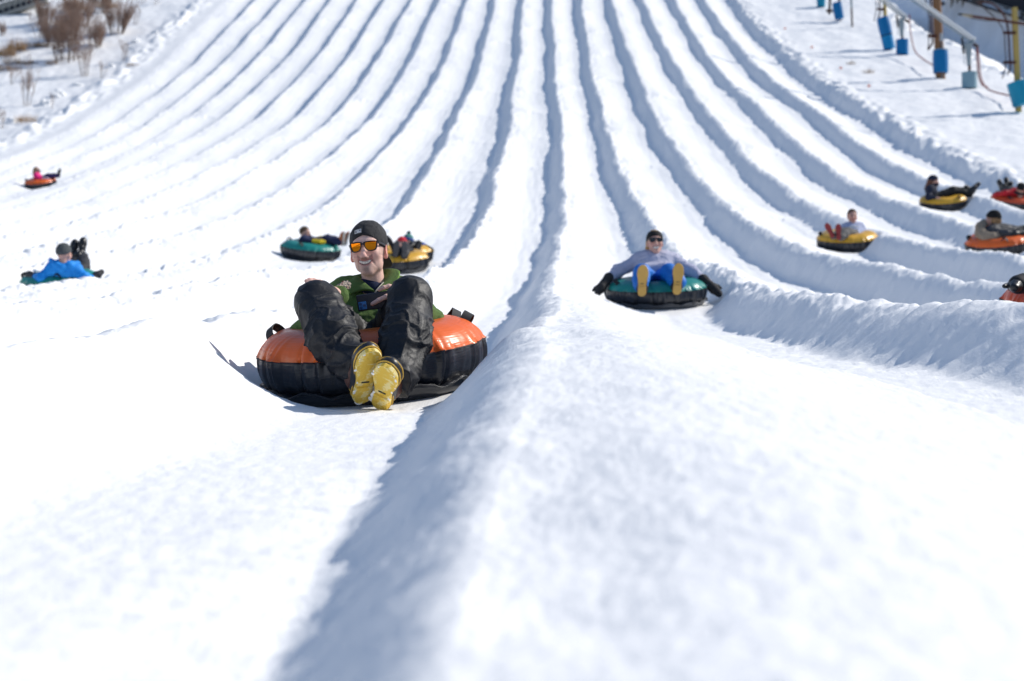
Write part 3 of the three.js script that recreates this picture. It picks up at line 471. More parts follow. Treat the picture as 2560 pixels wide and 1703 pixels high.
  const jk = sdf([cap(J.sh[0], J.sh[1], 0.078, 0.078, 0.06), cap(M(860, 690, 6.47), M(885, 900, 6.38), 0.12, 0.125, 0.06), cap(M(1000, 680, 6.47), M(1010, 900, 6.38), 0.12, 0.125, 0.06), cap(M(952, 600, 6.46), M(945, 670, 6.45), 0.055, 0.1, 0.04), ...[0, 1].flatMap((i) => [cap(J.sh[i], J.el[i], 0.072, 0.062, 0.05), cap(J.el[i], J.wr[i].clone().lerp(J.el[i], i ? 0.12 : 0.02), 0.06, 0.045, 0.03)]), cut(ell(M(948, 540, 6.33), V(0.05, 0.06, 0.07), null, 0.015)), cut(ell(M(965, 600, 6.3), V(0.028, 0.03, 0.05), null, 0.015))], 0.008, 0.05);
  own('fleece', boxUV(ruffle(jk, folds(7, 0.009, 3))), fleece);
  // collar: a band from the open front round the neck and back
  const ck = [[[978, 606, 6.30], [804, 628, 6.305]], [[915, 556, 6.325], [782, 566, 6.335]], [[872, 520, 6.38], [822, 516, 6.42]], [[885, 520, 6.47], [862, 494, 6.50]], [[965, 512, 6.51], [968, 474, 6.54]], [[1048, 505, 6.47], [1072, 448, 6.48]], [[1056, 512, 6.40], [1154, 466, 6.39]], [[1030, 562, 6.335], [1124, 548, 6.335]], [[986, 606, 6.30], [1066, 590, 6.305]]];
  const lo = new THREE.CatmullRomCurve3(ck.map((k) => M(...k[0])), false, 'centripetal'), hi = new THREE.CatmullRomCurve3(ck.map((k) => M(...k[1])), false, 'centripetal');
  const sheet = (bow) => (u, v, o) => { const a = lo.getPoint(u), b = hi.getPoint(u); o.copy(a).lerp(b, v).addScaledVector(CU, bow * sin(v * PI)); };
  const solid = (f, nu, nv, t) => { const g = grid(nu, nv, f), P = g.attributes.position, N = g.attributes.normal, a = g.clone(), b = g.clone(); for (let i = 0; i < P.count; i++) { a.attributes.position.setXYZ(i, P.getX(i) + N.getX(i) * t, P.getY(i) + N.getY(i) * t, P.getZ(i) + N.getZ(i) * t); b.attributes.position.setXYZ(i, P.getX(i) - N.getX(i) * t, P.getY(i) - N.getY(i) * t, P.getZ(i) - N.getZ(i) * t); } flip(b); const idx = [], n = P.count, w = nu + 1, edge = []; for (let i = 0; i <= nu; i++) edge.push(i); for (let j = 1; j <= nv; j++) edge.push(j * w + nu); for (let i = nu - 1; i >= 0; i--) edge.push(nv * w + i); for (let j = nv - 1; j > 0; j--) edge.push(j * w); for (let i = 0; i < edge.length; i++) { const p = edge[i], q = edge[(i + 1) % edge.length]; idx.push(p, q, q + n, p, q + n, p + n); } const m = mergeGeometries([a, b]); m.setIndex([...m.index.array, ...idx]); m.computeVertexNormals(); return m; };
  own('collar', solid(sheet(0.012), 48, 10, 0.0045), fleece);
  const edgePts = []; for (let i = 0; i <= 48; i++) edgePts.push(hi.getPoint(i / 48)); own('collar_piping', new THREE.TubeGeometry(new THREE.CatmullRomCurve3(edgePts), 90, 0.0042, 6), cloth(rgb(0.2, 0.36, 0.05), 0.9));
  own('zip', new THREE.TubeGeometry(new THREE.CatmullRomCurve3([M(1042, 540, 6.335), M(984, 608, 6.29), M(972, 640, 6.315), M(962, 700, 6.325), M(955, 800, 6.29)]), 40, 0.0035, 6), std(rgb(0.5, 0.45, 0.36), 0.5));
  own('shirt', ruffle(sdf([cap(M(952, 590, 6.40), M(965, 650, 6.41), 0.064, 0.062)], 0.006, 0.02), folds(12, 0.003, 8)), cloth(rgb(0.008, 0.016, 0.06), 0.9));
  // trousers
  const pants = phys(rgb(0.0045, 0.0045, 0.0065), 0.56, { bumpMap: clothBump, bumpScale: 0.001, sheen: 0.08, sheenColor: rgb(0.5, 0.48, 0.5), sheenRoughness: 0.5 });
  const tr = [];
  for (const i of [0, 1]) { const mid = J.kn[i].clone().lerp(J.an[i], 0.5).addScaledVector(CU, -0.012).addScaledVector(CR, i ? 0.006 : -0.012), hem = J.an[i].clone().lerp(J.kn[i], -0.02); tr.push(cap(J.hip[i], J.kn[i], 0.1, 0.082, 0.03), cap(J.kn[i].clone().addScaledVector(CU, -0.02), mid, 0.092, 0.102, 0.03), cap(mid, hem, 0.102, 0.076, 0.03), ell(J.kn[i].clone().addScaledVector(CU, -0.004), V(0.092, 0.094, 0.09))); }
  tr.push(cap(J.hip[0], J.hip[1], 0.13, 0.13, 0.05));
  const tg = sdf(tr, 0.0062, 0.03);
  const wp = V(0, 0, 0), f1 = (p) => { wp.set(p.x + 0.05 * n3(p.x * 4, p.y * 4, p.z * 4), p.y + 0.05 * n3(p.x * 4 + 9, p.y * 4, p.z * 4), p.z); const a = 1 - abs(n3(wp.x * 4.5, wp.y * 7.5, wp.z * 4.5)), b = 1 - abs(n3(wp.x * 8 + 3, wp.y * 5 + 7, wp.z * 8)); return 0.0105 * (a ** 5 - 0.25) + 0.0065 * (b ** 8 - 0.2); }, f2_ = (p) => 0.0012 * (1 - abs(n3(p.x * 22, p.y * 30, p.z * 22))) ** 3;
  ruffle(tg, (p) => { const k = min(...J.kn.map((q) => q.distanceTo(p))), a = min(...J.an.map((q) => q.distanceTo(p))); return (f1(p) + f2_(p)) * (0.5 + 0.7 * smooth(0.08, 0.2, k) + 0.5 * smooth(0.3, 0.1, a)) + 0.006 * n3(p.x * 5, p.y * 5, p.z * 5); });
  own('trousers', boxUV(tg), pants);
  // knee and shin seams, belt end, red tag
  const tape = (list, r, m, name) => own(name, new THREE.TubeGeometry(new THREE.CatmullRomCurve3(list), 40, r, 5), m);
  own('red_tag', ribbon([M(1228, 1146, 5.655), M(1212, 1166, 5.64), M(1194, 1186, 5.63), M(1178, 1206, 5.625)], CR.clone().addScaledVector(CU, 0.8), 0.0085, 0.004), std(rgb(0.75, 0.015, 0.02), 0.6));
  own('belt_end', ribbon([M(862, 850, 6.2), M(846, 828, 6.19), M(828, 800, 6.2)], CR.clone().addScaledVector(CU, -0.5), 0.02, 0.003), std(rgb(0.2, 0.18, 0.17), 0.7));
  // boots
  const SOLE = std(rgb(1, 1, 1), 0.6, { map: dirtySole([0.93, 0.78, 0.3], [0.98, 0.9, 0.62]), bumpMap: soleTread, bumpScale: 0.004 }), bo = { shell: phys(rgb(0.02, 0.021, 0.025), 0.42), upper: phys(rgb(0.085, 0.03, 0.018), 0.5), sole: SOLE, welt: std(rgb(0.72, 0.44, 0.06), 0.6), bar: true, cell: 0.005 };
  SOLE.map.repeat.set(2.5, 2.5); SOLE.bumpMap.repeat.set(7, 7);
  makeBoot(man, footL, { ...bo, snow: 3 }); makeBoot(man, footR, { ...bo, snow: 8 });
  // cap turned back to front
  const capMat = cloth(rgb(0.017, 0.017, 0.019), 0.8, { sheen: 0.25, sheenColor: rgb(0.5, 0.48, 0.45), sheenRoughness: 0.5 }), dome = [ell(V(0, 0.036, -0.018), V(0.0835, 0.1, 0.107), null, 0.02), ell(V(0, 0.058, -0.03), V(0.078, 0.083, 0.09), null, 0.03)];
  const cg = sdf([...dome, half(V(0, 0.006, 0), V(0, -1, 0.16).normalize(), 0.004), cut(ell(V(0.0, -0.04, 0.1), V(0.098, 0.108, 0.088), null, 0.004))], 0.0035, 0.02);
  ruffle(cg, (p) => -0.0014 * (exp(-((p.x / 0.0022) ** 2)) + exp(-(((abs(p.x) - 0.052 - 0.1 * (p.y - 0.1)) / 0.0022) ** 2))) + 0.0016 * n3(p.x * 26, p.y * 26, p.z * 26));
  const hat = own('cap', boxUV(place(cg, T), 0.1), capMat);
  const bq = new THREE.Quaternion().setFromAxisAngle(V(1, 0, 0), R(-38)), brim = sdf([ell(V(0, -0.022, -0.135), V(0.079, 0.007, 0.078), bq), half(V(0, 0, -0.1), V(0, 0.2, 1).normalize(), 0.003)], 0.0035, 0.01); ruffle(brim, (p) => 0); for (let i = 0, P = brim.attributes.position; i < P.count; i++) P.setY(i, P.getY(i) - 4.5 * P.getX(i) ** 2); brim.computeVertexNormals();
  put('brim', off(place(brim, T), base), capMat, hat); put('button', off(place(new THREE.SphereGeometry(0.008, 12, 8).scale(1, 0.6, 1).translate(0, 0.14, -0.024), T), base), capMat, hat);
  { // woven label: pale rectangle with a dark emblem
    const c = document.createElement('canvas'); c.width = 128; c.height = 72; const x = c.getContext('2d'); x.fillStyle = '#d9d3cc'; x.fillRect(0, 0, 128, 72); x.strokeStyle = '#8c8680'; x.lineWidth = 4; x.strokeRect(4, 4, 120, 64); x.fillStyle = '#23263c';
    x.beginPath(); x.moveTo(18, 16); x.lineTo(46, 16); x.bezierCurveTo(30, 26, 34, 34, 44, 40); x.lineTo(36, 56); x.lineTo(18, 56); x.fill(); x.beginPath(); x.moveTo(84, 16); x.lineTo(110, 16); x.lineTo(110, 48); x.bezierCurveTo(104, 40, 100, 30, 84, 26); x.fill(); x.beginPath(); x.arc(62, 26, 5, 0, 7); x.fill();
    const t = new THREE.CanvasTexture(c); t.colorSpace = THREE.SRGBColorSpace; const L = new THREE.PlaneGeometry(0.036, 0.02, 8, 4).rotateZ(0.1), P = L.attributes.position;
    for (let i = 0; i < P.count; i++) { const X = P.getX(i) - 0.024, Y = P.getY(i) + 0.086; P.setXYZ(i, X, Y, surfZ(dome, X, Y) + 0.0075); } L.computeVertexNormals(); put('label_patch', off(place(L, T), base), std(0xffffff, 0.8, { map: t }), hat);
  }
  glasses(null, T, man, BLACKPLASTIC, MIRROR);
  // knitted cuff at the wrist behind the raised knee
  const cuff = boxUV(ruffle(sdf([cap(M(700, 600, 6.13), M(770, 562, 6.2), 0.02, 0.021)], 0.004, 0.01), (p) => 0.003 * n3(p.x * 60, p.y * 60, p.z * 60)), 0.045);
  const knit = dataTex(64, (u, v) => { const a = floor(u * 4), b = floor(v * 4), k = (a + b) % 2, e = max(abs(u * 4 % 1 - 0.5), abs(v * 4 % 1 - 0.5)); return e < 0.36 ? (k ? [0.08, 0.09, 0.22] : a === 2 ? [0.5, 0.12, 0.1] : [0.1, 0.11, 0.25]) : [0.72, 0.66, 0.58]; }, true);
  own('patterned_cuff', cuff, std(0xffffff, 0.9, { map: knit }));
  // the phone he holds
  const pc = M(975, 676, 6.118), ph = thing('phone', pc, 'dark blue phone with a bright blue camera block held before the green fleece', 'phone'); ph.quaternion.copy(camera.quaternion).multiply(new THREE.Quaternion().setFromEuler(new THREE.Euler(0.12, 0.0, R(8.5))));
  put('case', new RoundedBoxGeometry(0.15, 0.071, 0.011, 4, 0.0052), phys(rgb(0.018, 0.02, 0.034), 0.5), ph); const cam = put('camera_block', new RoundedBoxGeometry(0.034, 0.034, 0.004, 3, 0.0019).translate(-0.052, -0.012, 0.006), phys(rgb(0.04, 0.24, 0.6), 0.4), ph);
  for (const [x, y] of [[-0.06, -0.004], [-0.06, -0.02], [-0.044, -0.012]]) { const ring = put('camera_lens', new THREE.CylinderGeometry(0.0066, 0.0066, 0.003, 24).rotateX(PI / 2).translate(x, y, 0.0087), phys(rgb(0.015, 0.09, 0.26), 0.2), cam); }
}
// ---------- everybody else on the hill ----------
const wool = (c, o = {}) => cloth(c, 0.95, { bumpScale: 0.004, ...o }), BLACKCLOTH = cloth(rgb(0.012, 0.013, 0.016), 0.7), DARKBOOT = phys(rgb(0.015, 0.015, 0.017), 0.5);
// o: base, label, s (size), joints in the world, what is worn
function rider(o) {
  const s = o.s, J = o.J, g = thing('person', o.base, o.label, 'person', 'people riding snow tubes'), own = (name, geo, m) => put(name, off(geo, o.base), m, g), cell = o.cell ?? 0.014, T = { p: o.head, q: frame(o.face, o.up ?? V(0, 1, 0)), s: o.hs ?? s };
  const hp = headPrims(o.female ? { wide: 0.94 } : {}), mo = mouth(hp, { x0: 0, w: o.smile ? 0.026 : 0.021, y: -0.067, rise: o.smile ? 0.009 : 0.002, gap: o.smile ?? 0.002 }), head = sdf([...hp, ...mo.lips, ...(o.smile ? mo.open : [])], o.hc ?? 0.005, 0.012), sk = o.skin ?? [0.62, 0.35, 0.27], hr = o.hair ?? [0.09, 0.045, 0.02];
  tint(head, (p) => {
    let c = mixc(sk, [0.66, 0.25, 0.2], 0.45 * smooth(0, 0.05, p.z) * exp(-(((abs(p.x) - 0.042) / 0.024) ** 2) - ((p.y + 0.028) / 0.024) ** 2));
    const ly = -0.067 + (o.smile ? 0.009 : 0.002) * (p.x / 0.026) ** 2; if (p.z > 0.05 && abs(p.x) < 0.032 && abs(p.y - ly) < 0.012) c = mixc(c, abs(p.y - ly) < (o.smile ?? 0.002) && o.smile ? [0.1, 0.03, 0.03] : [0.48, 0.16, 0.14], 0.75);
    if (!o.shades && p.z > 0.04) { const e = ((abs(p.x) - 0.031) / 0.0135) ** 2 + ((p.y - 0.008) / 0.0065) ** 2; if (e < 1) c = [0.06, 0.045, 0.04]; if (((abs(p.x) - 0.032) / 0.019) ** 2 + ((p.y - 0.026) / 0.0045) ** 2 < 1) c = mixc(c, hr, 0.8); }
    return c;
  });
  place(head, T);
  const limbs = [cap(J.neck, J.chest, 0.05 * s, 0.08 * s), cap(J.chest, J.pelvis, 0.09 * s, 0.1 * s), cap(J.sh[0], J.sh[1], 0.055 * s)];
  for (const i of [0, 1]) limbs.push(cap(J.sh[i], J.el[i], 0.042 * s, 0.034 * s), cap(J.el[i], J.wr[i], 0.034 * s, 0.025 * s), cap(J.hip[i], J.kn[i], 0.07 * s, 0.05 * s), cap(J.kn[i], J.an[i], 0.05 * s, 0.036 * s));
  const hands = [];
  for (const i of [0, 1]) { const d = J.ha[i].clone().sub(J.wr[i]), HT = { p: J.wr[i], q: frame(d, o.palm?.[i] ?? V(0, 1, 0)), s: s * (o.gloves ? 0.8 * (o.gs ?? 1) : 1) }; hands.push(sdf(handPrims(i ? 1 : -1, o.curl ?? [28, 30, 34, 38], 35).map((p) => move(p, HT)), o.gloves ? 0.009 * s : 0.006 * s, 0.008 * s)); }
  const parts = [head, sdf(limbs, cell, 0.05 * s), ...hands].map((x) => x.attributes.color ? x : tint(x, () => sk)); own('body', boxUV(mergeGeometries(parts), 0.08), skinMat);
  if (o.smile) own('teeth', place(sdf(mo.teeth, 0.0025, 0.002), T), toothMat);
  const b = o.bulk ?? 1;
  const jk = [cap(J.sh[0], J.sh[1], 0.085 * s * b, 0.085 * s * b, 0.07 * s), cap(J.sh[0].clone().lerp(J.chest, 0.55), J.hip[0].clone().lerp(J.pelvis, 0.3), 0.12 * s * b, 0.12 * s * b, 0.06 * s), cap(J.sh[1].clone().lerp(J.chest, 0.55), J.hip[1].clone().lerp(J.pelvis, 0.3), 0.12 * s * b, 0.12 * s * b, 0.06 * s), cap(J.neck.clone().lerp(J.chest, 0.1), J.chest, 0.062 * s * b, 0.1 * s * b, 0.05 * s)];
  for (const i of [0, 1]) jk.push(cap(J.sh[i], J.el[i], 0.07 * s * b, 0.062 * s * b, 0.04 * s), cap(J.el[i], J.wr[i], 0.062 * s * b, 0.042 * s * b, 0.03 * s));
  if (o.jacketExtra) jk.push(...o.jacketExtra(T, s));
  own(o.jacketName ?? 'jacket', boxUV(ruffle(sdf(jk, cell * 0.8, 0.05 * s), folds(7 / s, (o.fold ?? 0.014) * s, o.seed ?? 1))), o.jacket);
  const tr = [cap(J.hip[0], J.hip[1], 0.12 * s, 0.12 * s, 0.05)];
  for (const i of [0, 1]) { const m = J.kn[i].clone().lerp(J.an[i], 0.5); tr.push(cap(J.hip[i], J.kn[i], 0.105 * s, 0.082 * s, 0.03 * s), cap(J.kn[i], m, 0.082 * s, 0.08 * s, 0.03 * s), cap(m, J.an[i], 0.08 * s, (o.hem ?? 0.07) * s, 0.03 * s)); }
  own('trousers', boxUV(ruffle(sdf(tr, cell * 0.8, 0.03 * s), folds(7 / s, 0.011 * s, (o.seed ?? 1) + 4))), o.trousers);
  for (const i of [0, 1]) makeBoot(g, { p: J.heel[i], q: frame(J.toe[i].clone().sub(J.heel[i]), o.footUp[i]) }, { len: 0.29 * s, shell: o.boot ?? DARKBOOT, upper: o.bootTop ?? o.boot ?? DARKBOOT, sole: o.sole ?? DARKBOOT, bar: o.bar, cell: 0.008 });
  if (o.gloves) for (const i of [0, 1]) { const s = o.s * (o.gs ?? 1); // mitts and padded gloves
    const d = J.ha[i].clone().sub(J.wr[i]).normalize(), w = J.wr[i], side = d.clone().cross(o.palm?.[i] ?? V(0, 1, 0)).normalize().multiplyScalar(i ? -1 : 1), f = (a, c = 0) => w.clone().addScaledVector(d, a * s).addScaledVector(side, c * s), L = [cap(f(-0.06), f(0.02), 0.052 * s, 0.042 * s), cap(f(0.02), f(0.085), 0.046 * s, 0.05 * s), cap(f(0.085), f(0.15), 0.048 * s, 0.036 * s), cap(f(0.03, 0.03), f(0.085, 0.075), 0.022 * s, 0.019 * s, 0.012), cap(f(0.085, 0.075), f(0.12, 0.082), 0.019 * s, 0.017 * s, 0.01)];
    if (o.fingers) for (let k = -1; k < 3; k++) L.push(cap(f(0.1, (k - 0.5) * 0.023), f(0.185 - 0.012 * abs(k - 0.5), (k - 0.5) * 0.03), 0.0165 * s, 0.0135 * s, 0.006));
    own('glove', boxUV(ruffle(sdf(L, 0.007 * s + 0.001, 0.015), folds(16, 0.004 * s, 3))), o.gloves);
  }
  const inHead = (name, prims, m, ce = 0.006, k = 0.02, ruf) => { const q = sdf(prims, ce, k); if (ruf) ruffle(q, ruf); return own(name, boxUV(place(q, T), 0.12), m); };
  if (o.hat === 'beanie') { const h = inHead('hat', [ell(V(0, 0.05, -0.02), V(0.088, 0.1, 0.11), null, 0.02), half(V(0, 0.02, 0), V(0, -1, 0.24).normalize(), 0.006)], o.hatMat, 0.006, 0.02, (p) => 0.0018 * sin(Math.atan2(p.x, p.z + 0.02) * 34) + 0.003 * n3(p.x * 20, p.y * 20, p.z * 20)); put('cuff', off(boxUV(place(grid(48, 8, (u, v, t) => { const a = u * 2 * PI, c = 1 + 0.05 * sin(v * PI); t.set(0.0885 * c * sin(a), 0.03 + 0.04 * v - 0.02 * cos(a) * -1, -0.02 + 0.109 * c * cos(a)); }, true), T), 0.1), o.base), o.cuffMat ?? o.hatMat, h); if (o.bobble) put('bobble', off(place(ruffle(new THREE.IcosahedronGeometry(0.034, 5), (p) => 0.006 * n3(p.x * 120, p.y * 120, p.z * 120)).translate(0, 0.165, -0.025), T), o.base), o.bobble, h); }
  if (o.hat === 'band') inHead('headband', [ell(V(0, 0.032, -0.02), V(0.0865, 0.104, 0.111), null, 0.02), half(V(0, 0.112, 0), V(0, 1, -0.1).normalize(), 0.006), half(V(0, 0.012, 0.0), V(0, -1, 0.4).normalize(), 0.006), cut(ell(V(0, -0.02, 0.105), V(0.09, 0.075, 0.08), null, 0.006))], o.hatMat);
  if (o.hairStyle === 'short') inHead('hair', [ell(V(0, 0.044, -0.024), V(0.082, 0.094, 0.1), null, 0.02), half(V(0, 0.012, -0.02), V(0, -1, 0.75).normalize(), 0.01), cut(ell(V(0, 0.0, 0.105), V(0.07, 0.066, 0.05), null, 0.01))], std(rgb(...hr), 0.75), 0.005, 0.02, (p) => 0.004 * n3(p.x * 60, p.y * 22, p.z * 60) + 0.002 * n3(p.x * 130, p.y * 40, p.z * 130));
  if (o.hairStyle === 'long') inHead('hair', [ell(V(0, 0.036, -0.026), V(o.lockR ? 0.078 : 0.081, 0.095, 0.099), null, 0.02), half(V(0, -0.02, 0.03), V(0, 0.15, 1).normalize(), 0.012), ...(o.locks ?? [[[0.05, 0, -0.06], [0.07, -0.14, -0.04]], [[-0.05, 0, -0.06], [-0.075, -0.15, -0.05]], [[0, 0, -0.09], [0, -0.17, -0.08]]]).map(([a, b]) => cap(V(...a), V(...b), o.lockR ?? 0.045, (o.lockR ?? 0.045) * 0.6, 0.04))], std(rgb(...hr), 0.65), 0.006, 0.02, (p) => 0.005 * n3(p.x * 50, p.y * 9, p.z * 50) + 0.003 * n3(p.x * 110, p.y * 14, p.z * 110));
  if (o.shades) glasses(null, T, g, BLACKPLASTIC, DARKLENS);
  if (o.mask) inHead('face_mask', [ell(V(0, -0.055, 0.028), V(0.068, 0.056, 0.09), null, 0.02), half(V(0, 0, 0.0), V(0, 0, -1), 0.006)], o.mask);
  if (o.extra) o.extra({ g, own, T, s, inHead });
  return g;
}
const away = CF.clone(), toCam = CF.clone().negate(), rightward = CR.clone(), leftward = CR.clone().negate(), upward = CU.clone();
const px = (key, x0, y0, k) => (x, y, dd = 0) => at(x0 + x / k, y0 + y / k, tubeAt[key].d + dd);
const vec = (r, u, f) => V(0, 0, 0).addScaledVector(CR, r).addScaledVector(CU, u).addScaledVector(CF, f).normalize();   // right, up, away

{ // woman in lilac
  const P = px('woman', 1440, 540, 5.612), s = 1, sole = std(rgb(0.62, 0.37, 0.09), 0.65, { bumpMap: soleTread, bumpScale: 0.003 }), lilac = cloth(rgb(0.5, 0.5, 0.62), 0.95, { sheen: 0.3, sheenColor: rgb(0.8, 0.8, 1), sheenRoughness: 0.7 });
  rider({
    label: 'laughing woman in lilac hoodie, blue trousers and black headband riding the teal tube', base: tubeAt.woman.base.clone(), s, cell: 0.012, seed: 3, female: true, hc: 0.004,
    head: P(1108, 372, 0.16), face: vec(0.02, 0.1, -1), up: vec(-0.03, 1, 0.12), smile: 0.012, shades: true, hair: [0.5, 0.3, 0.12], skin: [0.66, 0.37, 0.29],
    J: { neck: P(1102, 545, 0.22), chest: P(1110, 680, 0.14), pelvis: P(1120, 880, 0.05), sh: [P(880, 630, 0.2), P(1345, 625, 0.2)], el: [P(590, 775, 0.08), P(1620, 780, 0.08)], wr: [P(415, 925, -0.06), P(1848, 945, -0.06)], ha: [P(285, 1105, -0.14), P(2010, 1095, -0.08)], hip: [P(1010, 890, 0.06), P(1215, 890, 0.06)], kn: [P(925, 800, -0.36), P(1305, 790, -0.36)], an: [P(905, 960, -0.5), P(1440, 930, -0.5)], heel: [P(922, 1122, -0.74), P(1412, 1098, -0.74)], toe: [P(938, 770, -0.79), P(1438, 738, -0.79)] },
    footUp: [vec(0.1, 0, 1), vec(0.08, 0, 1)], jacketName: 'hoodie', jacket: lilac, trousers: phys(rgb(0.003, 0.16, 0.58), 0.6, { bumpMap: clothBump, bumpScale: 0.0015 }), boot: BLACKPLASTIC, bootTop: DARKBOOT, sole, bar: true, gloves: cloth(rgb(0.02, 0.02, 0.022), 0.8), palm: [vec(-0.5, 0.7, -0.5), vec(0.2, 0.7, -0.6)], hem: 0.074,
    hat: 'band', hatMat: cloth(rgb(0.008, 0.008, 0.009), 0.9), hairStyle: 'long', lockR: 0.026, locks: [[[-0.055, -0.01, -0.06], [-0.092, -0.14, -0.03]], [[0, 0, -0.08], [-0.03, -0.15, -0.08]]],
    jacketExtra: (T, z) => [0, 1, 2, 3, 4, 5, 6].flatMap((i) => { const a = (i - 3) / 3 * 2.3, q = (t) => V(0.088 * sin(t), -0.155 + 0.012 * cos(t), -0.045 + 0.085 * cos(t)).applyQuaternion(T.q).add(T.p); return [cap(q(a), q(a + 0.7), 0.026, 0.026, 0.02)]; }).concat([cap(P(960, 740, -0.02), P(1240, 730, -0.02), 0.05, 0.05, 0.05)]),
  });
}
{ // boy on the teal tube, seen from the side
  const P = px('tealBoy', 680, 540, 5.357), s = 0.86, navy = cloth(rgb(0.018, 0.025, 0.075), 0.85);
  rider({
    label: 'bareheaded boy in navy with yellow gloves lying back in the teal tube', base: tubeAt.tealBoy.base.clone(), s, hs: 0.94, seed: 5, head: P(447, 236, 0.05), face: vec(1, -0.02, -0.42), up: vec(-0.12, 1, 0), hair: [0.1, 0.06, 0.03], hairStyle: 'short', skin: [0.55, 0.32, 0.25],
    J: { neck: P(436, 300, 0.06), chest: P(470, 345, 0.05), pelvis: P(600, 385, 0.02), sh: [P(425, 325, -0.1), P(445, 312, 0.2)], el: [P(515, 350, -0.22), P(520, 335, 0.24)], wr: [P(598, 342, -0.24), P(590, 312, 0.2)], ha: [P(690, 348, -0.24), P(640, 300, 0.2)], hip: [P(620, 375, -0.07), P(620, 365, 0.1)], kn: [P(745, 315, -0.1), P(745, 300, 0.12)], an: [P(905, 350, -0.1), P(930, 345, 0.14)], heel: [P(945, 402, -0.1), P(975, 395, 0.14)], toe: [P(960, 268, -0.13), P(1012, 300, 0.14)] },
    footUp: [vec(-1, -0.1, 0.25), vec(-1, -0.2, 0.2)], jacket: navy, trousers: navy, boot: std(rgb(0.5, 0.15, 0.05), 0.6), sole: std(rgb(0.3, 0.3, 0.29), 0.7), gloves: cloth(rgb(0.75, 0.55, 0.02), 0.8), palm: [vec(0, 1, -0.3), vec(0, 1, 0)],
  });
}
{ // boy on the yellow tube to the right
  const P = px('yellowBoy', 1980, 400, 4.064), s = 0.9;
  rider({
    label: 'smiling bareheaded boy in pale blue top and grey trousers on the yellow tube', base: tubeAt.yellowBoy.base.clone(), s, hs: 0.98, seed: 7, head: P(613, 577, 0.12), face: vec(0, 0.02, -1), up: vec(0, 1, 0.05), hair: [0.07, 0.035, 0.018], hairStyle: 'short', skin: [0.6, 0.33, 0.26],
    J: { neck: P(615, 655, 0.16), chest: P(625, 700, 0.1), pelvis: P(640, 770, 0.0), sh: [P(540, 690, 0.14), P(695, 685, 0.14)], el: [P(520, 735, 0.0), P(735, 735, 0.05)], wr: [P(600, 745, -0.14), P(655, 742, -0.16)], ha: [P(630, 745, -0.2), P(620, 742, -0.22)], hip: [P(610, 770, -0.03), P(660, 770, -0.03)], kn: [P(520, 735, -0.32), P(565, 730, -0.34)], an: [P(425, 770, -0.52), P(495, 785, -0.55)], heel: [P(418, 790, -0.6), P(476, 812, -0.62)], toe: [P(352, 655, -0.62), P(470, 672, -0.66)] },
    footUp: [vec(0.45, 0.1, 1), vec(0.25, 0.05, 1)], jacketName: 'sweater', jacket: cloth(rgb(0.42, 0.46, 0.62), 0.9), trousers: cloth(rgb(0.13, 0.125, 0.12), 0.85), boot: DARKBOOT, sole: std(rgb(0.24, 0.022, 0.025), 0.7),
    extra: ({ own }) => own('print', boxUV(sdf([ell(P(630, 690, -0.02), V(0.1, 0.035, 0.03), null, 0.01)], 0.008, 0.01)), cloth(rgb(0.62, 0.62, 0.64), 0.9)),
  });
}
{ // girl on the yellow tube farther up, seen from the side
  const P = px('girl', 1980, 400, 4.064), s = 1.0, navy = cloth(rgb(0.01, 0.016, 0.04), 0.85);
  rider({
    label: 'girl in navy hat and jacket with long brown hair sitting on the yellow tube', base: tubeAt.girl.base.clone(), s, seed: 9, head: P(1440, 220, 0.0), face: vec(1, -0.08, -0.25), up: vec(0.02, 1, 0), hair: [0.16, 0.06, 0.03], hairStyle: 'long', locks: [[[-0.05, -0.02, -0.05], [-0.08, -0.16, -0.12]], [[0.05, -0.02, -0.05], [0.06, -0.2, 0.02]], [[0, 0, -0.09], [0.02, -0.16, -0.16]]], hat: 'beanie', hatMat: wool(rgb(0.012, 0.02, 0.05)), mask: navy, female: true,
    J: { neck: P(1425, 275, 0.02), chest: P(1415, 320, 0), pelvis: P(1425, 395, 0), sh: [P(1410, 300, -0.16), P(1420, 295, 0.17)], el: [P(1385, 375, -0.26), P(1470, 350, 0.25)], wr: [P(1455, 385, -0.3), P(1525, 335, 0.15)], ha: [P(1485, 388, -0.3), P(1545, 320, 0.12)], hip: [P(1445, 392, -0.09), P(1450, 385, 0.1)], kn: [P(1645, 318, -0.1), P(1640, 305, 0.1)], an: [P(1800, 342, -0.1), P(1810, 325, 0.08)], heel: [P(1815, 378, -0.1), P(1835, 345, 0.08)], toe: [P(1858, 298, -0.1), P(1882, 282, 0.06)] },
    footUp: [vec(-1, 0.45, 0), vec(-1, 0.5, 0)], jacket: navy, trousers: cloth(rgb(0.012, 0.013, 0.013), 0.8), boot: DARKBOOT, sole: std(rgb(0.04, 0.045, 0.06), 0.7), hem: 0.09,
  });
}
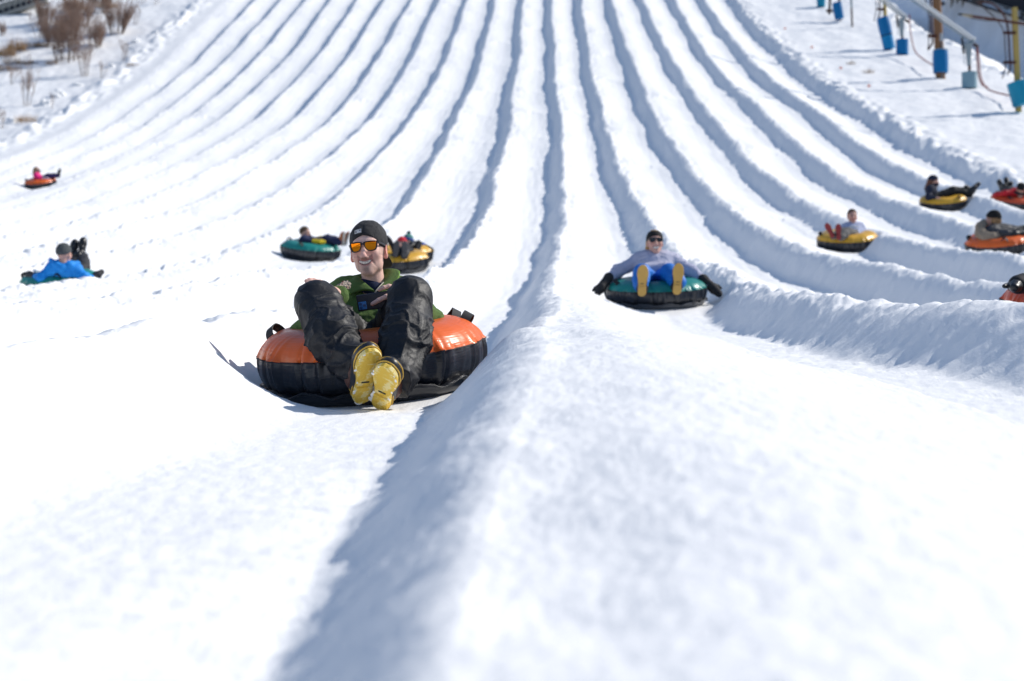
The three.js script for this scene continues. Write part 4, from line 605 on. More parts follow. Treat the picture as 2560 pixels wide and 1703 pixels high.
{ // woman with the fur hood, seen from behind
  const P = px('fur', 2280, 420, 6.532), s = 1.05, FUR = wool(rgb(0.36, 0.29, 0.22)), PUFF = cloth(rgb(0.045, 0.045, 0.05), 0.6);
  rider({
    label: 'woman in grey fur trimmed hooded jacket and black hat on the orange tube', base: tubeAt.fur.base.clone(), s, seed: 11, bulk: 1.1, head: P(1315, 850, 0.05), face: vec(-0.75, 0.05, 0.7), up: vec(0.1, 1, -0.05), hair: [0.28, 0.16, 0.07], hairStyle: 'long', locks: [[[0.04, -0.02, -0.06], [0.05, -0.13, -0.06]], [[-0.04, -0.02, -0.06], [-0.06, -0.13, -0.05]], [[0, -0.02, -0.08], [0.0, -0.14, -0.08]]], hat: 'beanie', hatMat: wool(rgb(0.006, 0.006, 0.007)), female: true,
    J: { neck: P(1335, 960, 0.03), chest: P(1420, 1060, 0), pelvis: P(1690, 1110, 0.0), sh: [P(1290, 1060, -0.1), P(1480, 1030, 0.12)], el: [P(1560, 1090, -0.25), P(1640, 1030, 0.25)], wr: [P(1740, 1075, -0.28), P(1790, 1010, 0.22)], ha: [P(1810, 1070, -0.25), P(1840, 1000, 0.2)], hip: [P(1700, 1110, -0.1), P(1710, 1080, 0.1)], kn: [P(1930, 1020, -0.1), P(1930, 1000, 0.12)], an: [P(2180, 1040, -0.1), P(2180, 1010, 0.1)], heel: [P(2230, 1090, -0.1), P(2230, 1060, 0.1)], toe: [P(2290, 950, -0.1), P(2290, 920, 0.1)] },
    footUp: [vec(-1, 0.3, 0), vec(-1, 0.3, 0)], jacket: PUFF, trousers: BLACKCLOTH, gloves: DARKBOOT,
    extra: ({ own }) => { const pts = [[1190, 900, 0.12], [1120, 960, 0.0], [1120, 1070, -0.12], [1200, 1130, -0.2], [1320, 1140, -0.22], [1440, 1100, -0.16], [1530, 1010, -0.02], [1500, 960, 0.12]], L = []; for (let i = 0; i < pts.length - 1; i++) L.push(cap(P(...pts[i]), P(...pts[i + 1]), 0.058 + 0.022 * sin(i / 6 * PI), 0.058 + 0.022 * sin((i + 1) / 6 * PI), 0.02)); own('fur_trim', boxUV(ruffle(sdf(L, 0.01, 0.03), (p) => 0.014 * n3(p.x * 40, p.y * 40, p.z * 40) + 0.008 * n3(p.x * 90, p.y * 90, p.z * 90))), FUR); own('hood', boxUV(sdf([ell(P(1210, 1190, -0.08), V(0.13, 0.07, 0.12)), cap(P(1210, 1130, -0.05), P(1430, 1060, 0.02), 0.09, 0.1)], 0.012, 0.04)), PUFF); },
  });
}
{ // red jacket at the right edge, lying back, head towards the lens
  const P = px('red', 2280, 420, 6.532), s = 1.0;
  rider({
    label: 'person in red jacket and black hat lying back on the red orange tube', base: tubeAt.red.base.clone(), s, seed: 13, head: P(1775, 345, -0.3), face: vec(0.1, 0.4, 1), up: vec(0, 1, -0.35), hair: [0.03, 0.02, 0.015], hat: 'beanie', hatMat: wool(rgb(0.006, 0.006, 0.007)),
    J: { neck: P(1775, 395, -0.25), chest: P(1740, 420, -0.1), pelvis: P(1690, 425, 0.12), sh: [P(1670, 400, -0.2), P(1880, 405, -0.2)], el: [P(1530, 412, -0.25), P(1990, 430, -0.2)], wr: [P(1430, 425, -0.2), P(2080, 440, -0.1)], ha: [P(1395, 430, -0.15), P(2120, 450, -0.1)], hip: [P(1640, 420, 0.15), P(1740, 425, 0.15)], kn: [P(1570, 370, 0.5), P(1640, 370, 0.5)], an: [P(1480, 365, 0.85), P(1560, 345, 0.85)], heel: [P(1465, 380, 0.95), P(1560, 345, 0.95)], toe: [P(1440, 290, 1.0), P(1545, 255, 1.0)] },
    footUp: [vec(0.1, 0.1, -1), vec(0.1, 0.1, -1)], jacket: cloth(rgb(0.55, 0.008, 0.02), 0.6), trousers: BLACKCLOTH, gloves: cloth(rgb(0.5, 0.01, 0.02), 0.7),
    extra: ({ own }) => own('collar_lining', boxUV(sdf([cap(P(1690, 400, -0.32), P(1760, 425, -0.34), 0.03), cap(P(1760, 425, -0.34), P(1860, 425, -0.34), 0.03)], 0.01, 0.02)), BLACKCLOTH),
  });
}
{ // mostly beyond the right edge: glove and blue sleeve on the red orange tube
  const P = px('edge', 2480, 680, 14.25), s = 1.05;
  rider({
    label: 'person in blue jacket cut off by the right edge, black glove on the tube', base: tubeAt.edge.base.clone(), s, seed: 15, head: P(3150, -500, 0.1), face: vec(-0.4, 0.1, -1), hair: [0.06, 0.04, 0.02], hairStyle: 'short',
    J: { neck: P(3150, 300 - 250, 0.14), chest: P(3150, 420, 0.12), pelvis: P(3150, 900, 0.0), sh: [P(2250, 200, 0.12), P(3900, 200, 0.12)], el: [P(1560, 300, -0.1), P(4500, 500, -0.1)], wr: [P(900, 470, -0.2), P(4900, 700, -0.2)], ha: [P(690, 640, -0.42), P(5200, 800, -0.2)], hip: [P(2900, 900, 0), P(3500, 900, 0)], kn: [P(2700, 300, -0.42), P(3700, 300, -0.42)], an: [P(2750, 1300, -0.7), P(3600, 1300, -0.7)], heel: [P(2740, 1700, -0.76), P(3600, 1700, -0.76)], toe: [P(2780, 400, -0.8), P(3560, 400, -0.8)] },
    footUp: [vec(0, 0, 1), vec(0, 0, 1)], jacket: cloth(rgb(0.005, 0.13, 0.4), 0.6), trousers: BLACKCLOTH, gs: 0.72, gloves: phys(rgb(0.01, 0.01, 0.012), 0.38), palm: [vec(-0.3, 0.6, -0.7), vec(0, 1, 0)],
    extra: ({ own }) => own('cuff', sdf([cap(P(930, 450, -0.2), P(1150, 400, -0.18), 0.058, 0.062)], 0.008, 0.02), BLACKCLOTH),
  });
}
{ // the pair behind the man
  const P = px('pairFront', 960, 570, 13.06), s = 0.85, dk = cloth(rgb(0.014, 0.015, 0.02), 0.8);
  rider({
    label: 'small child in red hat and dark snowsuit leaning back on the nearer yellow tube', base: tubeAt.pairFront.base.clone(), s, hs: 0.9, seed: 17, head: P(578, 555, 0.05), face: vec(-0.25, 0.1, -1), up: vec(-0.1, 1, 0), hair: [0.1, 0.06, 0.03], hat: 'beanie', hatMat: wool(rgb(0.62, 0.03, 0.05)), skin: [0.68, 0.38, 0.3], smile: 0.008,
    J: { neck: P(560, 660, 0.1), chest: P(540, 730, 0.08), pelvis: P(560, 850, 0.0), sh: [P(430, 690, 0.08), P(690, 690, 0.08)], el: [P(360, 640, 0.1), P(860, 760, 0.0)], wr: [P(250, 540, 0.1), P(760, 740, -0.16)], ha: [P(190, 440, 0.1), P(700, 720, -0.22)], hip: [P(500, 860, -0.02), P(640, 860, -0.02)], kn: [P(470, 800, -0.3), P(690, 740, -0.34)], an: [P(380, 880, -0.42), P(665, 900, -0.52)], heel: [P(370, 940, -0.5), P(660, 960, -0.6)], toe: [P(390, 740, -0.52), P(672, 700, -0.64)] },
    footUp: [vec(0, 0, 1), vec(0.1, 0.05, 1)], jacket: dk, trousers: dk, boot: std(rgb(0.05, 0.05, 0.052), 0.6), sole: std(rgb(0.06, 0.06, 0.065), 0.7), gloves: dk,
  });
  const Q = px('pairBack', 960, 570, 13.06);
  rider({
    label: 'person in teal bobble hat reaching a black glove out over the farther yellow tube', base: tubeAt.pairBack.base.clone(), s: 0.95, seed: 19, head: Q(765, 470, -0.1), face: vec(-0.35, -0.05, -1), up: vec(0.15, 1, 0.1), hair: [0.1, 0.06, 0.03], hat: 'beanie', hatMat: wool(rgb(0.09, 0.26, 0.24)), cuffMat: wool(rgb(0.09, 0.13, 0.42)), bobble: wool(rgb(0.05, 0.12, 0.12)), skin: [0.42, 0.27, 0.22],
    J: { neck: Q(790, 580, -0.05), chest: Q(830, 660, 0), pelvis: Q(900, 780, 0.05), sh: [Q(690, 630, 0.0), Q(950, 600, 0.02)], el: [Q(600, 720, -0.05), Q(1150, 600, 0.02)], wr: [Q(700, 760, -0.2), Q(1330, 610, 0.0)], ha: [Q(760, 780, -0.25), Q(1560, 740, -0.05)], hip: [Q(860, 780, 0), Q(980, 770, 0.02)], kn: [Q(800, 720, -0.3), Q(1010, 700, -0.3)], an: [Q(760, 860, -0.5), Q(1080, 800, -0.4)], heel: [Q(750, 900, -0.5), Q(1090, 850, -0.42)], toe: [Q(780, 780, -0.6), Q(1120, 690, -0.5)] },
    footUp: [vec(0, 0, 1), vec(-0.6, 0, 1)], jacket: dk, trousers: cloth(rgb(0.012, 0.014, 0.03), 0.8), gloves: cloth(rgb(0.012, 0.012, 0.013), 0.8), fingers: true, palm: [vec(0, 1, 0), vec(0.3, 1, -0.4)],
    extra: ({ own }) => own('sleeve', boxUV(ruffle(sdf([cap(Q(1100, 602, 0.02), Q(1270, 605, 0.01), 0.068, 0.06)], 0.01, 0.02), folds(12, 0.006, 4))), cloth(rgb(0.005, 0.1, 0.5), 0.7)),
  });
}
{ // bright blue jacket on the left, seen from behind
  const P = px('blue', 0, 380, 4.125), s = 1.0, BL = cloth(rgb(0.003, 0.27, 0.8), 0.7), gl = cloth(rgb(0.025, 0.025, 0.03), 0.7);
  rider({
    label: 'person in bright blue jacket and grey knit hat seen from behind, black boots raised', base: tubeAt.blue.base.clone(), s, seed: 21, cell: 0.013, head: P(664, 1058, -0.36), face: vec(0.25, 0.1, 1), up: vec(0.0, 1, -0.08), hair: [0.06, 0.04, 0.025], hat: 'beanie', hatMat: wool(rgb(0.075, 0.085, 0.09)),
    J: { neck: P(650, 1150, -0.34), chest: P(640, 1235, -0.34), pelvis: P(680, 1315, -0.15), sh: [P(540, 1200, -0.34), P(775, 1205, -0.32)], el: [P(420, 1300, -0.42), P(870, 1290, -0.36)], wr: [P(340, 1280, -0.3), P(955, 1305, -0.22)], ha: [P(278, 1258, -0.2), P(1000, 1272, -0.18)], hip: [P(650, 1330, 0.1), P(740, 1330, 0.1)], kn: [P(770, 1200, 0.5), P(860, 1190, 0.48)], an: [P(765, 1105, 0.88), P(852, 1080, 0.86)], heel: [P(762, 1120, 0.98), P(850, 1100, 0.96)], toe: [P(772, 975, 0.98), P(858, 945, 0.96)] },
    footUp: [vec(-0.05, 0.1, -1), vec(0.0, 0.1, -1)], jacket: BL, trousers: cloth(rgb(0.02, 0.021, 0.028), 0.75), boot: phys(rgb(0.012, 0.012, 0.014), 0.32), gloves: gl, palm: [vec(0, 1, -0.4), vec(0, 1, -0.4)],
    extra: ({ own }) => {
      own('hood', boxUV(ruffle(sdf([cap(P(520, 1115, -0.36), P(580, 1165, -0.42), 0.03, 0.05), cap(P(580, 1165, -0.42), P(640, 1205, -0.46), 0.055, 0.05), cap(P(640, 1205, -0.46), P(720, 1170, -0.42), 0.05, 0.05), cap(P(720, 1170, -0.42), P(800, 1150, -0.34), 0.05, 0.035)], 0.01, 0.03), folds(10, 0.006, 6))), BL);
      own('hood_lining', boxUV(sdf([ell(P(622, 1160, -0.4), V(0.075, 0.05, 0.05))], 0.01, 0.02)), cloth(rgb(0.1, 0.1, 0.14), 0.8));
      own('chest_emblem', off0(new THREE.BoxGeometry(0.03, 0.016, 0.012).applyQuaternion(camera.quaternion).translate(...P(718, 1298, -0.485).toArray())), BLACKCLOTH);
    },
  });
}
{ // child far up on the left
  const P = px('pink', 0, 380, 4.125), s = 0.92, pk = cloth(rgb(0.85, 0.015, 0.22), 0.7);
  rider({
    label: 'small distant child in pink top and dark trousers riding an orange tube', base: tubeAt.pink.base.clone(), s, hs: 1.1, cell: 0.018, hc: 0.008, seed: 23, head: P(380, 196, 0), face: vec(1, 0, -0.4), up: vec(0, 1, 0), hair: [0.34, 0.2, 0.1], hairStyle: 'long', skin: [0.55, 0.33, 0.25], female: true,
    J: { neck: P(378, 228, 0), chest: P(382, 248, 0), pelvis: P(410, 283, 0), sh: [P(370, 240, -0.14), P(385, 238, 0.14)], el: [P(400, 268, -0.22), P(420, 262, 0.2)], wr: [P(460, 275, -0.22), P(465, 270, 0.2)], ha: [P(495, 278, -0.22), P(490, 275, 0.2)], hip: [P(425, 283, -0.08), P(430, 278, 0.08)], kn: [P(490, 248, -0.08), P(495, 243, 0.08)], an: [P(595, 248, -0.08), P(598, 240, 0.08)], heel: [P(606, 268, -0.08), P(612, 255, 0.08)], toe: [P(618, 200, -0.08), P(622, 190, 0.08)] },
    footUp: [vec(-1, 0.1, 0), vec(-1, 0.1, 0)], jacketName: 'top', jacket: pk, trousers: cloth(rgb(0.05, 0.03, 0.12), 0.8), gloves: cloth(rgb(0.6, 0.45, 0.55), 0.8), shades: true,
  });
}
// ---------- right bank: snowmaking line, poles, barrels, hoses ----------
const onSnow = (x, y, d0) => { let best = null, e0 = 9; for (let s = 0.7; s < 1.35; s += 0.004) { const p = at(x, y, d0 * s), e = abs(p.y - H(p.x, p.z)) + abs(s - 1) * 0.02; if (e < e0) { e0 = e; best = d0 * s; } } return best; };
const tube = (pts, r, seg = 8, n = 0) => new THREE.TubeGeometry(new THREE.CatmullRomCurve3(pts, false, 'centripetal'), n || max(8, pts.length * 8), r, seg);
const rod = (a, b, r, r2 = r, seg = 14) => { const d = b.clone().sub(a), l = d.length(); return new THREE.CylinderGeometry(r2, r, l, seg, 1).applyQuaternion(new THREE.Quaternion().setFromUnitVectors(V(0, 1, 0), d.normalize())).translate((a.x + b.x) / 2, (a.y + b.y) / 2, (a.z + b.z) / 2); };
const plastic = (c) => phys(c, 0.55, { bumpMap: vinylBump, bumpScale: 0.003, specularIntensity: 0.6 });
const BLUE = plastic(rgb(0.0005, 0.16, 0.4)), MIDBLUE = plastic(rgb(0.001, 0.24, 0.52)), TEALBLUE = plastic(rgb(0.01, 0.27, 0.42)), PALE = plastic(rgb(0.24, 0.38, 0.44)), RUST = std(rgb(0.075, 0.022, 0.014), 0.8), IRON = std(rgb(0.05, 0.025, 0.02), 0.75), ZINC = std(rgb(0.28, 0.34, 0.36), 0.5), WHITEPIPE = std(rgb(0.82, 0.8, 0.75), 0.5), YELLOWPAINT = std(rgb(0.5, 0.36, 0.1), 0.6), HOSE = std(rgb(0.34, 0.13, 0.12), 0.7), DARK = std(rgb(0.012, 0.012, 0.014), 0.6);
const woodTex = dataTex(512, (() => { const a = tileNoise(131), b = tileNoise(137); return (u, v) => { const g = 0.5 + 0.5 * sin((u * 9 + 0.6 * a(u, v * 0.2, 6)) * 2 * PI) * 0.4 + 0.3 * b(u, v * 0.12, 40); return [0.44 + 0.16 * g, 0.32 + 0.12 * g, 0.22 + 0.09 * g]; }; })(), true), WOOD = std(rgb(1, 1, 1), 0.85, { map: woodTex });
const barrelGeo = (() => { const p = []; const R0 = [[0, 0], [0.27, 0], [0.285, 0.02], [0.29, 0.1], [0.3, 0.26], [0.292, 0.29], [0.3, 0.32], [0.302, 0.56], [0.294, 0.59], [0.302, 0.62], [0.292, 0.78], [0.285, 0.86], [0.27, 0.88], [0.25, 0.88], [0.25, 0.865], [0, 0.865]]; for (const [r, y] of R0) p.push(new THREE.Vector2(r, y)); return new THREE.LatheGeometry(p, 36); })();
const bucketGeo = (r, h) => new THREE.LatheGeometry([[0, 0], [r * 0.97, 0], [r, 0.02], [r * 1.0, h * 0.5], [r * 1.01, h - 0.015], [r * 0.99, h], [r * 0.93, h], [r * 0.92, h - 0.03], [0, h - 0.03]].map(([x, y]) => new THREE.Vector2(x, y)), 32);
const guards = 'plastic guards round the poles of the snowmaking line';
function upright(x, y, d0, yTop, name, label, cat, build) { const d = onSnow(x, y, d0), b = at(x, y, d), g = thing(name, b, label, cat); const own = (n, geo, m) => put(n, off(geo, b), m, g); build({ d, b, own, g, P: (px, py, dd = 0) => at(px, py, d + dd), m: d / FPX }); return { d, b, g }; }
const pylon = {};
// yellow steel post at the right edge with its rusty standpipe
pylon.yellow = upright(2547, 280, 50, 34, 'yellow_post', 'tall yellow steel post at the right edge with rusty twin standpipes', 'post', ({ own, P, b, d, m }) => {
  const top = P(2537, 34), ax = top.clone().sub(b), L = ax.length(), q = new THREE.Quaternion().setFromUnitVectors(V(0, 1, 0), ax.clone().normalize()), c = b.clone().addScaledVector(ax, 0.5);
  const web = new RoundedBoxGeometry(0.018, L + 0.4, 0.15, 2, 0.004).applyQuaternion(q), fl = [-1, 1].map((s) => new RoundedBoxGeometry(0.155, L + 0.4, 0.016, 2, 0.004).translate(0, 0, s * 0.082).applyQuaternion(q));
  own('shaft', mergeGeometries([web, ...fl]).translate(c.x, c.y, c.z), YELLOWPAINT);
  const stand = [[2444, 6], [2470, 6], [2496, 20], [2514, 46], [2521, 80], [2524, 130], [2527, 172]].map(([x, y]) => P(x, y, -0.1)); own('standpipe', tube(stand, 0.035), RUST);
  own('standpipe', tube([[2440, 2], [2468, 26], [2500, 60], [2511, 84], [2513, 120], [2515, 150], [2512, 175], [2506, 196]].map(([x, y]) => P(x, y, -0.15)), 0.02), IRON);
  for (const y of [82, 156]) own('clamp', new RoundedBoxGeometry(0.42, 0.09, 0.09, 2, 0.01).applyQuaternion(camera.quaternion).translate(...P(2524, y, -0.1).toArray()), RUST);
  own('valve', rod(P(2527, 172, -0.1), P(2519, 186, -0.12), 0.035, 0.025), IRON);
});
{ const d = pylon.yellow.d, p = at(2558, 262, d - 0.35), g = thing('barrel_guard', p, 'tilted teal plastic guard leaning on the yellow post at the right edge', 'guard', guards); put('shell', bucketGeo(0.33, 0.78).rotateZ(R(14)), TEALBLUE, g); put('rim', new THREE.TorusGeometry(0.332, 0.012, 8, 36).rotateX(PI / 2).translate(0, 0.78, 0).rotateZ(R(14)), TEALBLUE, g); }
// rusty boom with a nozzle head reaching in from the right
{ const d = pylon.yellow.d - 0.8, P = (x, y, dd = 0) => at(x, y, d + dd), b = P(2560, 62), g = thing('rusty_boom', b, 'long rusty pipe boom with pale nozzle end reaching in at upper right', 'pipe'), own = (n, geo, m) => put(n, off(geo, b), m, g); own('pipe', rod(P(2430, 40), P(2640, 72), 0.045), RUST); own('pipe', tube([[2424, 44], [2455, 50], [2500, 53], [2640, 76]].map(([x, y]) => P(x, y, 0.1)), 0.016), IRON); own('nozzle', rod(P(2404, 36), P(2430, 40), 0.035, 0.062), std(rgb(0.3, 0.25, 0.17), 0.7)); own('nozzle_tip', rod(P(2396, 35), P(2405, 36.5), 0.03, 0.045), DARK); }
// wooden pole
pylon.wood = upright(2352, 196, 60, 0, 'wooden_pole', 'round brown wooden pole with iron pipes strapped to its left side', 'pole', ({ own, P, d }) => {
  own('shaft', rod(P(2352, 200), P(2339, -60), 0.19, 0.16, 24), WOOD);
  own('pipe', tube([[2326, -20], [2328, 30], [2330, 80], [2331, 108], [2325, 118], [2321, 124]].map(([x, y]) => P(x, y, -0.1)), 0.04), RUST); own('pipe', tube([[2306, -20], [2318, 14], [2322, 34], [2323, 90], [2320, 126]].map(([x, y]) => P(x, y, -0.1)), 0.022), IRON);
  for (const y of [31, 90]) own('bracket', new RoundedBoxGeometry(0.36, 0.12, 0.1, 2, 0.01).applyQuaternion(camera.quaternion).translate(...P(2331, y, -0.12).toArray()), RUST);
  own('junction_box', new RoundedBoxGeometry(0.13, 0.3, 0.1, 2, 0.015).applyQuaternion(camera.quaternion).translate(...P(2354, 93, -0.2).toArray()), std(rgb(0.42, 0.44, 0.46), 0.6)); own('cable', tube([[2354, 100], [2356, 140], [2355, 200]].map(([x, y]) => P(x, y, -0.2)), 0.03), std(rgb(0.16, 0.16, 0.17), 0.6));
});
{ const d = pylon.wood.d, p = at(2352, 183, d), k = 57 / 0.88 * d / FPX, g = thing('barrel_guard', p, 'upright bright blue plastic barrel fitted round the wooden pole', 'guard', guards); put('shell', barrelGeo.clone().scale(k * 0.97, k, k * 0.97), BLUE, g); put('lid_rim', new THREE.TorusGeometry(0.285 * k, 0.014, 8, 40).rotateX(PI / 2).translate(0, 0.885 * k, 0), PALE, g); }
// two snowmaking lances on hydrants
function lance(x, y, d0, o) {
  return upright(x, y, d0, 0, 'snow_lance', o.label, 'snow lance', ({ own, P, b, d, m }) => {
    const F = (a, c, dd = 0) => P(x + a, y + c, dd), k = o.k;
    own('riser', rod(F(0, 0), F(0, -75 * k), 0.055), RUST); own('head', rod(F(-1, -58 * k), F(-3 * k, -112 * k), 0.07, 0.13, 10), ZINC); own('head_plate', new THREE.TorusGeometry(0.1, 0.03, 8, 20).applyQuaternion(camera.quaternion).translate(...F(-9 * k, -110 * k).toArray()), ZINC); own('yoke', rod(F(-12 * k, -104 * k), F(10 * k, -122 * k), 0.06), ZINC);
    own('lance_tube', rod(F(12 * k, -122 * k), P(o.far[0], o.far[1], o.far[2]), 0.085, 0.075, 16), WHITEPIPE); own('lance_line', rod(F(8 * k, -114 * k, -0.05), P(o.far[0] - 6, o.far[1] + 8, o.far[2]), 0.035, 0.03, 8), ZINC);
    own('coupling', rod(F(10 * k, -112 * k), F(22 * k, -104 * k), 0.07, 0.06), IRON); own('damper', rod(F(-19 * k, -128 * k), F(-14 * k, -88 * k), 0.045), DARK); own('damper_rod', rod(F(-14 * k, -88 * k), F(-13 * k, -62 * k), 0.02), WHITEPIPE);
  });
}
const lanceA = lance(2424, 222, 57, { k: 1, far: [2190, -75, 3], label: 'nearer white snowmaking lance slanting over the pale bucket, right of the barrel' });
const lanceB = lance(2256, 137, 72, { k: 0.78, far: [2080, -105, 3], label: 'farther white snowmaking lance slanting over the square blue bucket' });
{ const p = at(2424, 222, lanceA.d), m = lanceA.d / FPX, g = thing('barrel_guard', p, 'pale grey blue plastic bucket round the foot of the nearer snow lance', 'guard', guards); put('shell', bucketGeo(18.5 * m, 40 * m), PALE, g); put('rim', new THREE.TorusGeometry(18.6 * m, 0.014, 8, 36).rotateX(PI / 2).translate(0, 40 * m, 0), PALE, g); }
{ const p = at(2256, 137, lanceB.d), m = lanceB.d / FPX, g = thing('barrel_guard', p, 'short blue plastic bucket round the foot of the farther snow lance', 'guard', guards); put('shell', bucketGeo(15 * m, 37 * m), BLUE, g); put('rim', new THREE.TorusGeometry(15.1 * m, 0.014, 8, 36).rotateX(PI / 2).translate(0, 37 * m, 0), BLUE, g); }
const lay = (x, y, d) => { const p = at(x, y, d); p.y = max(p.y, H(p.x, p.z) + 0.03); return p; };
for (const [nm, pts, d] of [['nearer', [[2444, 112], [2448, 150], [2452, 190], [2462, 214], [2476, 226], [2510, 236], [2546, 242]], lanceA.d], ['inner', [[2442, 116], [2443, 150], [2447, 190], [2456, 212], [2470, 224]], lanceA.d + 0.15], ['farther', [[2274, 36], [2275, 66], [2280, 100], [2288, 128], [2306, 146], [2334, 164]], lanceB.d]]) {
  const P = pts.map(([x, y], i) => lay(x, y, lerp(d, nm === 'farther' ? pylon.wood.d + 1 : nm === 'inner' ? d : pylon.yellow.d + 0.6, (i / (pts.length - 1)) ** 2))), o = put(numbered('hose'), tube(P, 0.03, 8, 60), HOSE); tag(o, nm === 'nearer' ? 'reddish hose from the nearer snow lance to the yellow post' : nm === 'inner' ? 'shorter reddish hose hanging beside the longer one at the nearer lance' : 'pale red hose from the farther snow lance to the wooden pole', 'hose');
}
// second yellow post with its two tilted guards
pylon.yellow2 = upright(2218, 124, 74, 0, 'yellow_post', 'farther yellow steel post above the tilted two tone blue barrels', 'post', ({ own, P }) => { own('shaft', rod(P(2217, 124), P(2209, -60), 0.085, 0.085, 4), YELLOWPAINT); own('standpipe', tube([[2199, -30], [2199, 10], [2200, 30], [2196, 45]].map(([x, y]) => P(x, y, -0.1)), 0.035), IRON); own('standpipe', tube([[2190, -30], [2191, 20], [2188, 40], [2185, 53]].map(([x, y]) => P(x, y, -0.1)), 0.018), IRON); own('bracket', new RoundedBoxGeometry(0.34, 0.1, 0.08, 2, 0.01).applyQuaternion(camera.quaternion).translate(...P(2202, 23, -0.1).toArray()), RUST); });
{ const d = pylon.yellow2.d - 0.2, m = d / FPX, q = R(11.5); let p = at(2224, 122, d), g = thing('barrel_guard', p, 'light blue lower barrel, tilted, of the two tone stack at the farther yellow post', 'guard', guards); put('shell', bucketGeo(14.5 * m, 33 * m).rotateZ(q), MIDBLUE, g); put('rim', new THREE.TorusGeometry(14.6 * m, 0.016, 8, 36).rotateX(PI / 2).translate(0, 33 * m, 0).rotateZ(q), DARK, g);
  p = at(2216.5, 88, d); g = thing('barrel_guard', p, 'dark blue upper barrel, tilted, of the two tone stack at the farther yellow post', 'guard', guards); put('shell', barrelGeo.clone().scale(47 / 0.9 * m, 44 / 0.88 * m, 47 / 0.9 * m).rotateZ(q), BLUE, g); put('rim', new THREE.TorusGeometry(14.2 * m, 0.016, 8, 36).rotateX(PI / 2).translate(0, 44 * m, 0).rotateZ(q), BLUE, g); }
upright(2131, 67, 80, 0, 'thin_pole', 'thin dark pole standing alone in the snow between the blue barrels', 'pole', ({ own, P }) => { own('shaft', rod(P(2131, 68), P(2129, 20), 0.05), IRON); own('sleeve', rod(P(2129, 20), P(2127, -40), 0.055), ZINC); });
const farPost = upright(2098, 52, 84, 0, 'iron_post', 'short rusty iron post behind the leaning blue barrel', 'post', ({ own, P }) => { own('shaft', rod(P(2101, 55), P(2097, -30), 0.06), RUST); own('pipe', tube([[2073, 36], [2074, 20], [2077, -20]].map(([x, y]) => P(x, y)), 0.07), IRON); own('bracket', new RoundedBoxGeometry(0.4, 0.12, 0.1, 2, 0.01).applyQuaternion(camera.quaternion).translate(...P(2075, 27).toArray()), RUST); });
{ const d = farPost.d - 0.3, m = d / FPX, p = at(2099, 47, d), g = thing('barrel_guard', p, 'leaning dark blue barrel high on the bank, beside the teal one', 'guard', guards); put('shell', barrelGeo.clone().scale(40 * m, 40 / 0.88 * m, 40 * m).rotateZ(R(9)), BLUE, g); put('rim', new THREE.TorusGeometry(11.6 * m, 0.016, 8, 36).rotateX(PI / 2).translate(0, 40 * m, 0).rotateZ(R(9)), BLUE, g); }
{ const d = onSnow(2053, 17, 90), m = d / FPX, p = at(2053, 17, d), g = thing('barrel_guard', p, 'teal barrel at the top edge, farthest of the plastic guards', 'guard', guards); put('shell', barrelGeo.clone().scale(35 * m, 45 * m, 35 * m), TEALBLUE, g); put('rim', new THREE.TorusGeometry(10.4 * m, 0.016, 8, 36).rotateX(PI / 2).translate(0, 40 * m, 0), TEALBLUE, g); }
// orange marker flags
[[2169, 218, 'lowest and largest of the small orange marker flags on the bank'], [2099, 173, 'second lowest small orange marker flag on the bank'], [2027, 120, 'third small orange marker flag, above two others on the bank'], [1960, 73, 'highest and faintest small orange marker flag beside the lanes']].forEach(([x, y, label], i) => {
  const d = onSnow(x, y + 3, 55 + 8 * i), b = at(x, y + 3, d), g = thing('marker_flag', b, label, 'marker', 'small orange marker flags'); put('stake', rod(V(0, -0.1, 0), V(0.01, 0.14, 0), 0.006, 0.006, 6), WHITEPIPE, g);
  put('flag', solidSheet((u, v, o) => o.set(0.005 + 0.1 * u, 0.14 - 0.085 * v + 0.01 * sin(u * 4), 0.012 * sin(u * 6 + v)), 8, 4), std(rgb(0.9, 0.13, 0.02), 0.6), g);
});
function solidSheet(f, nu, nv, t = 0.002) { const a = grid(nu, nv, f), b = grid(nu, nv, (u, v, o) => { f(u, v, o); o.z -= t; }); flip(b); return mergeGeometries([a, b]); }
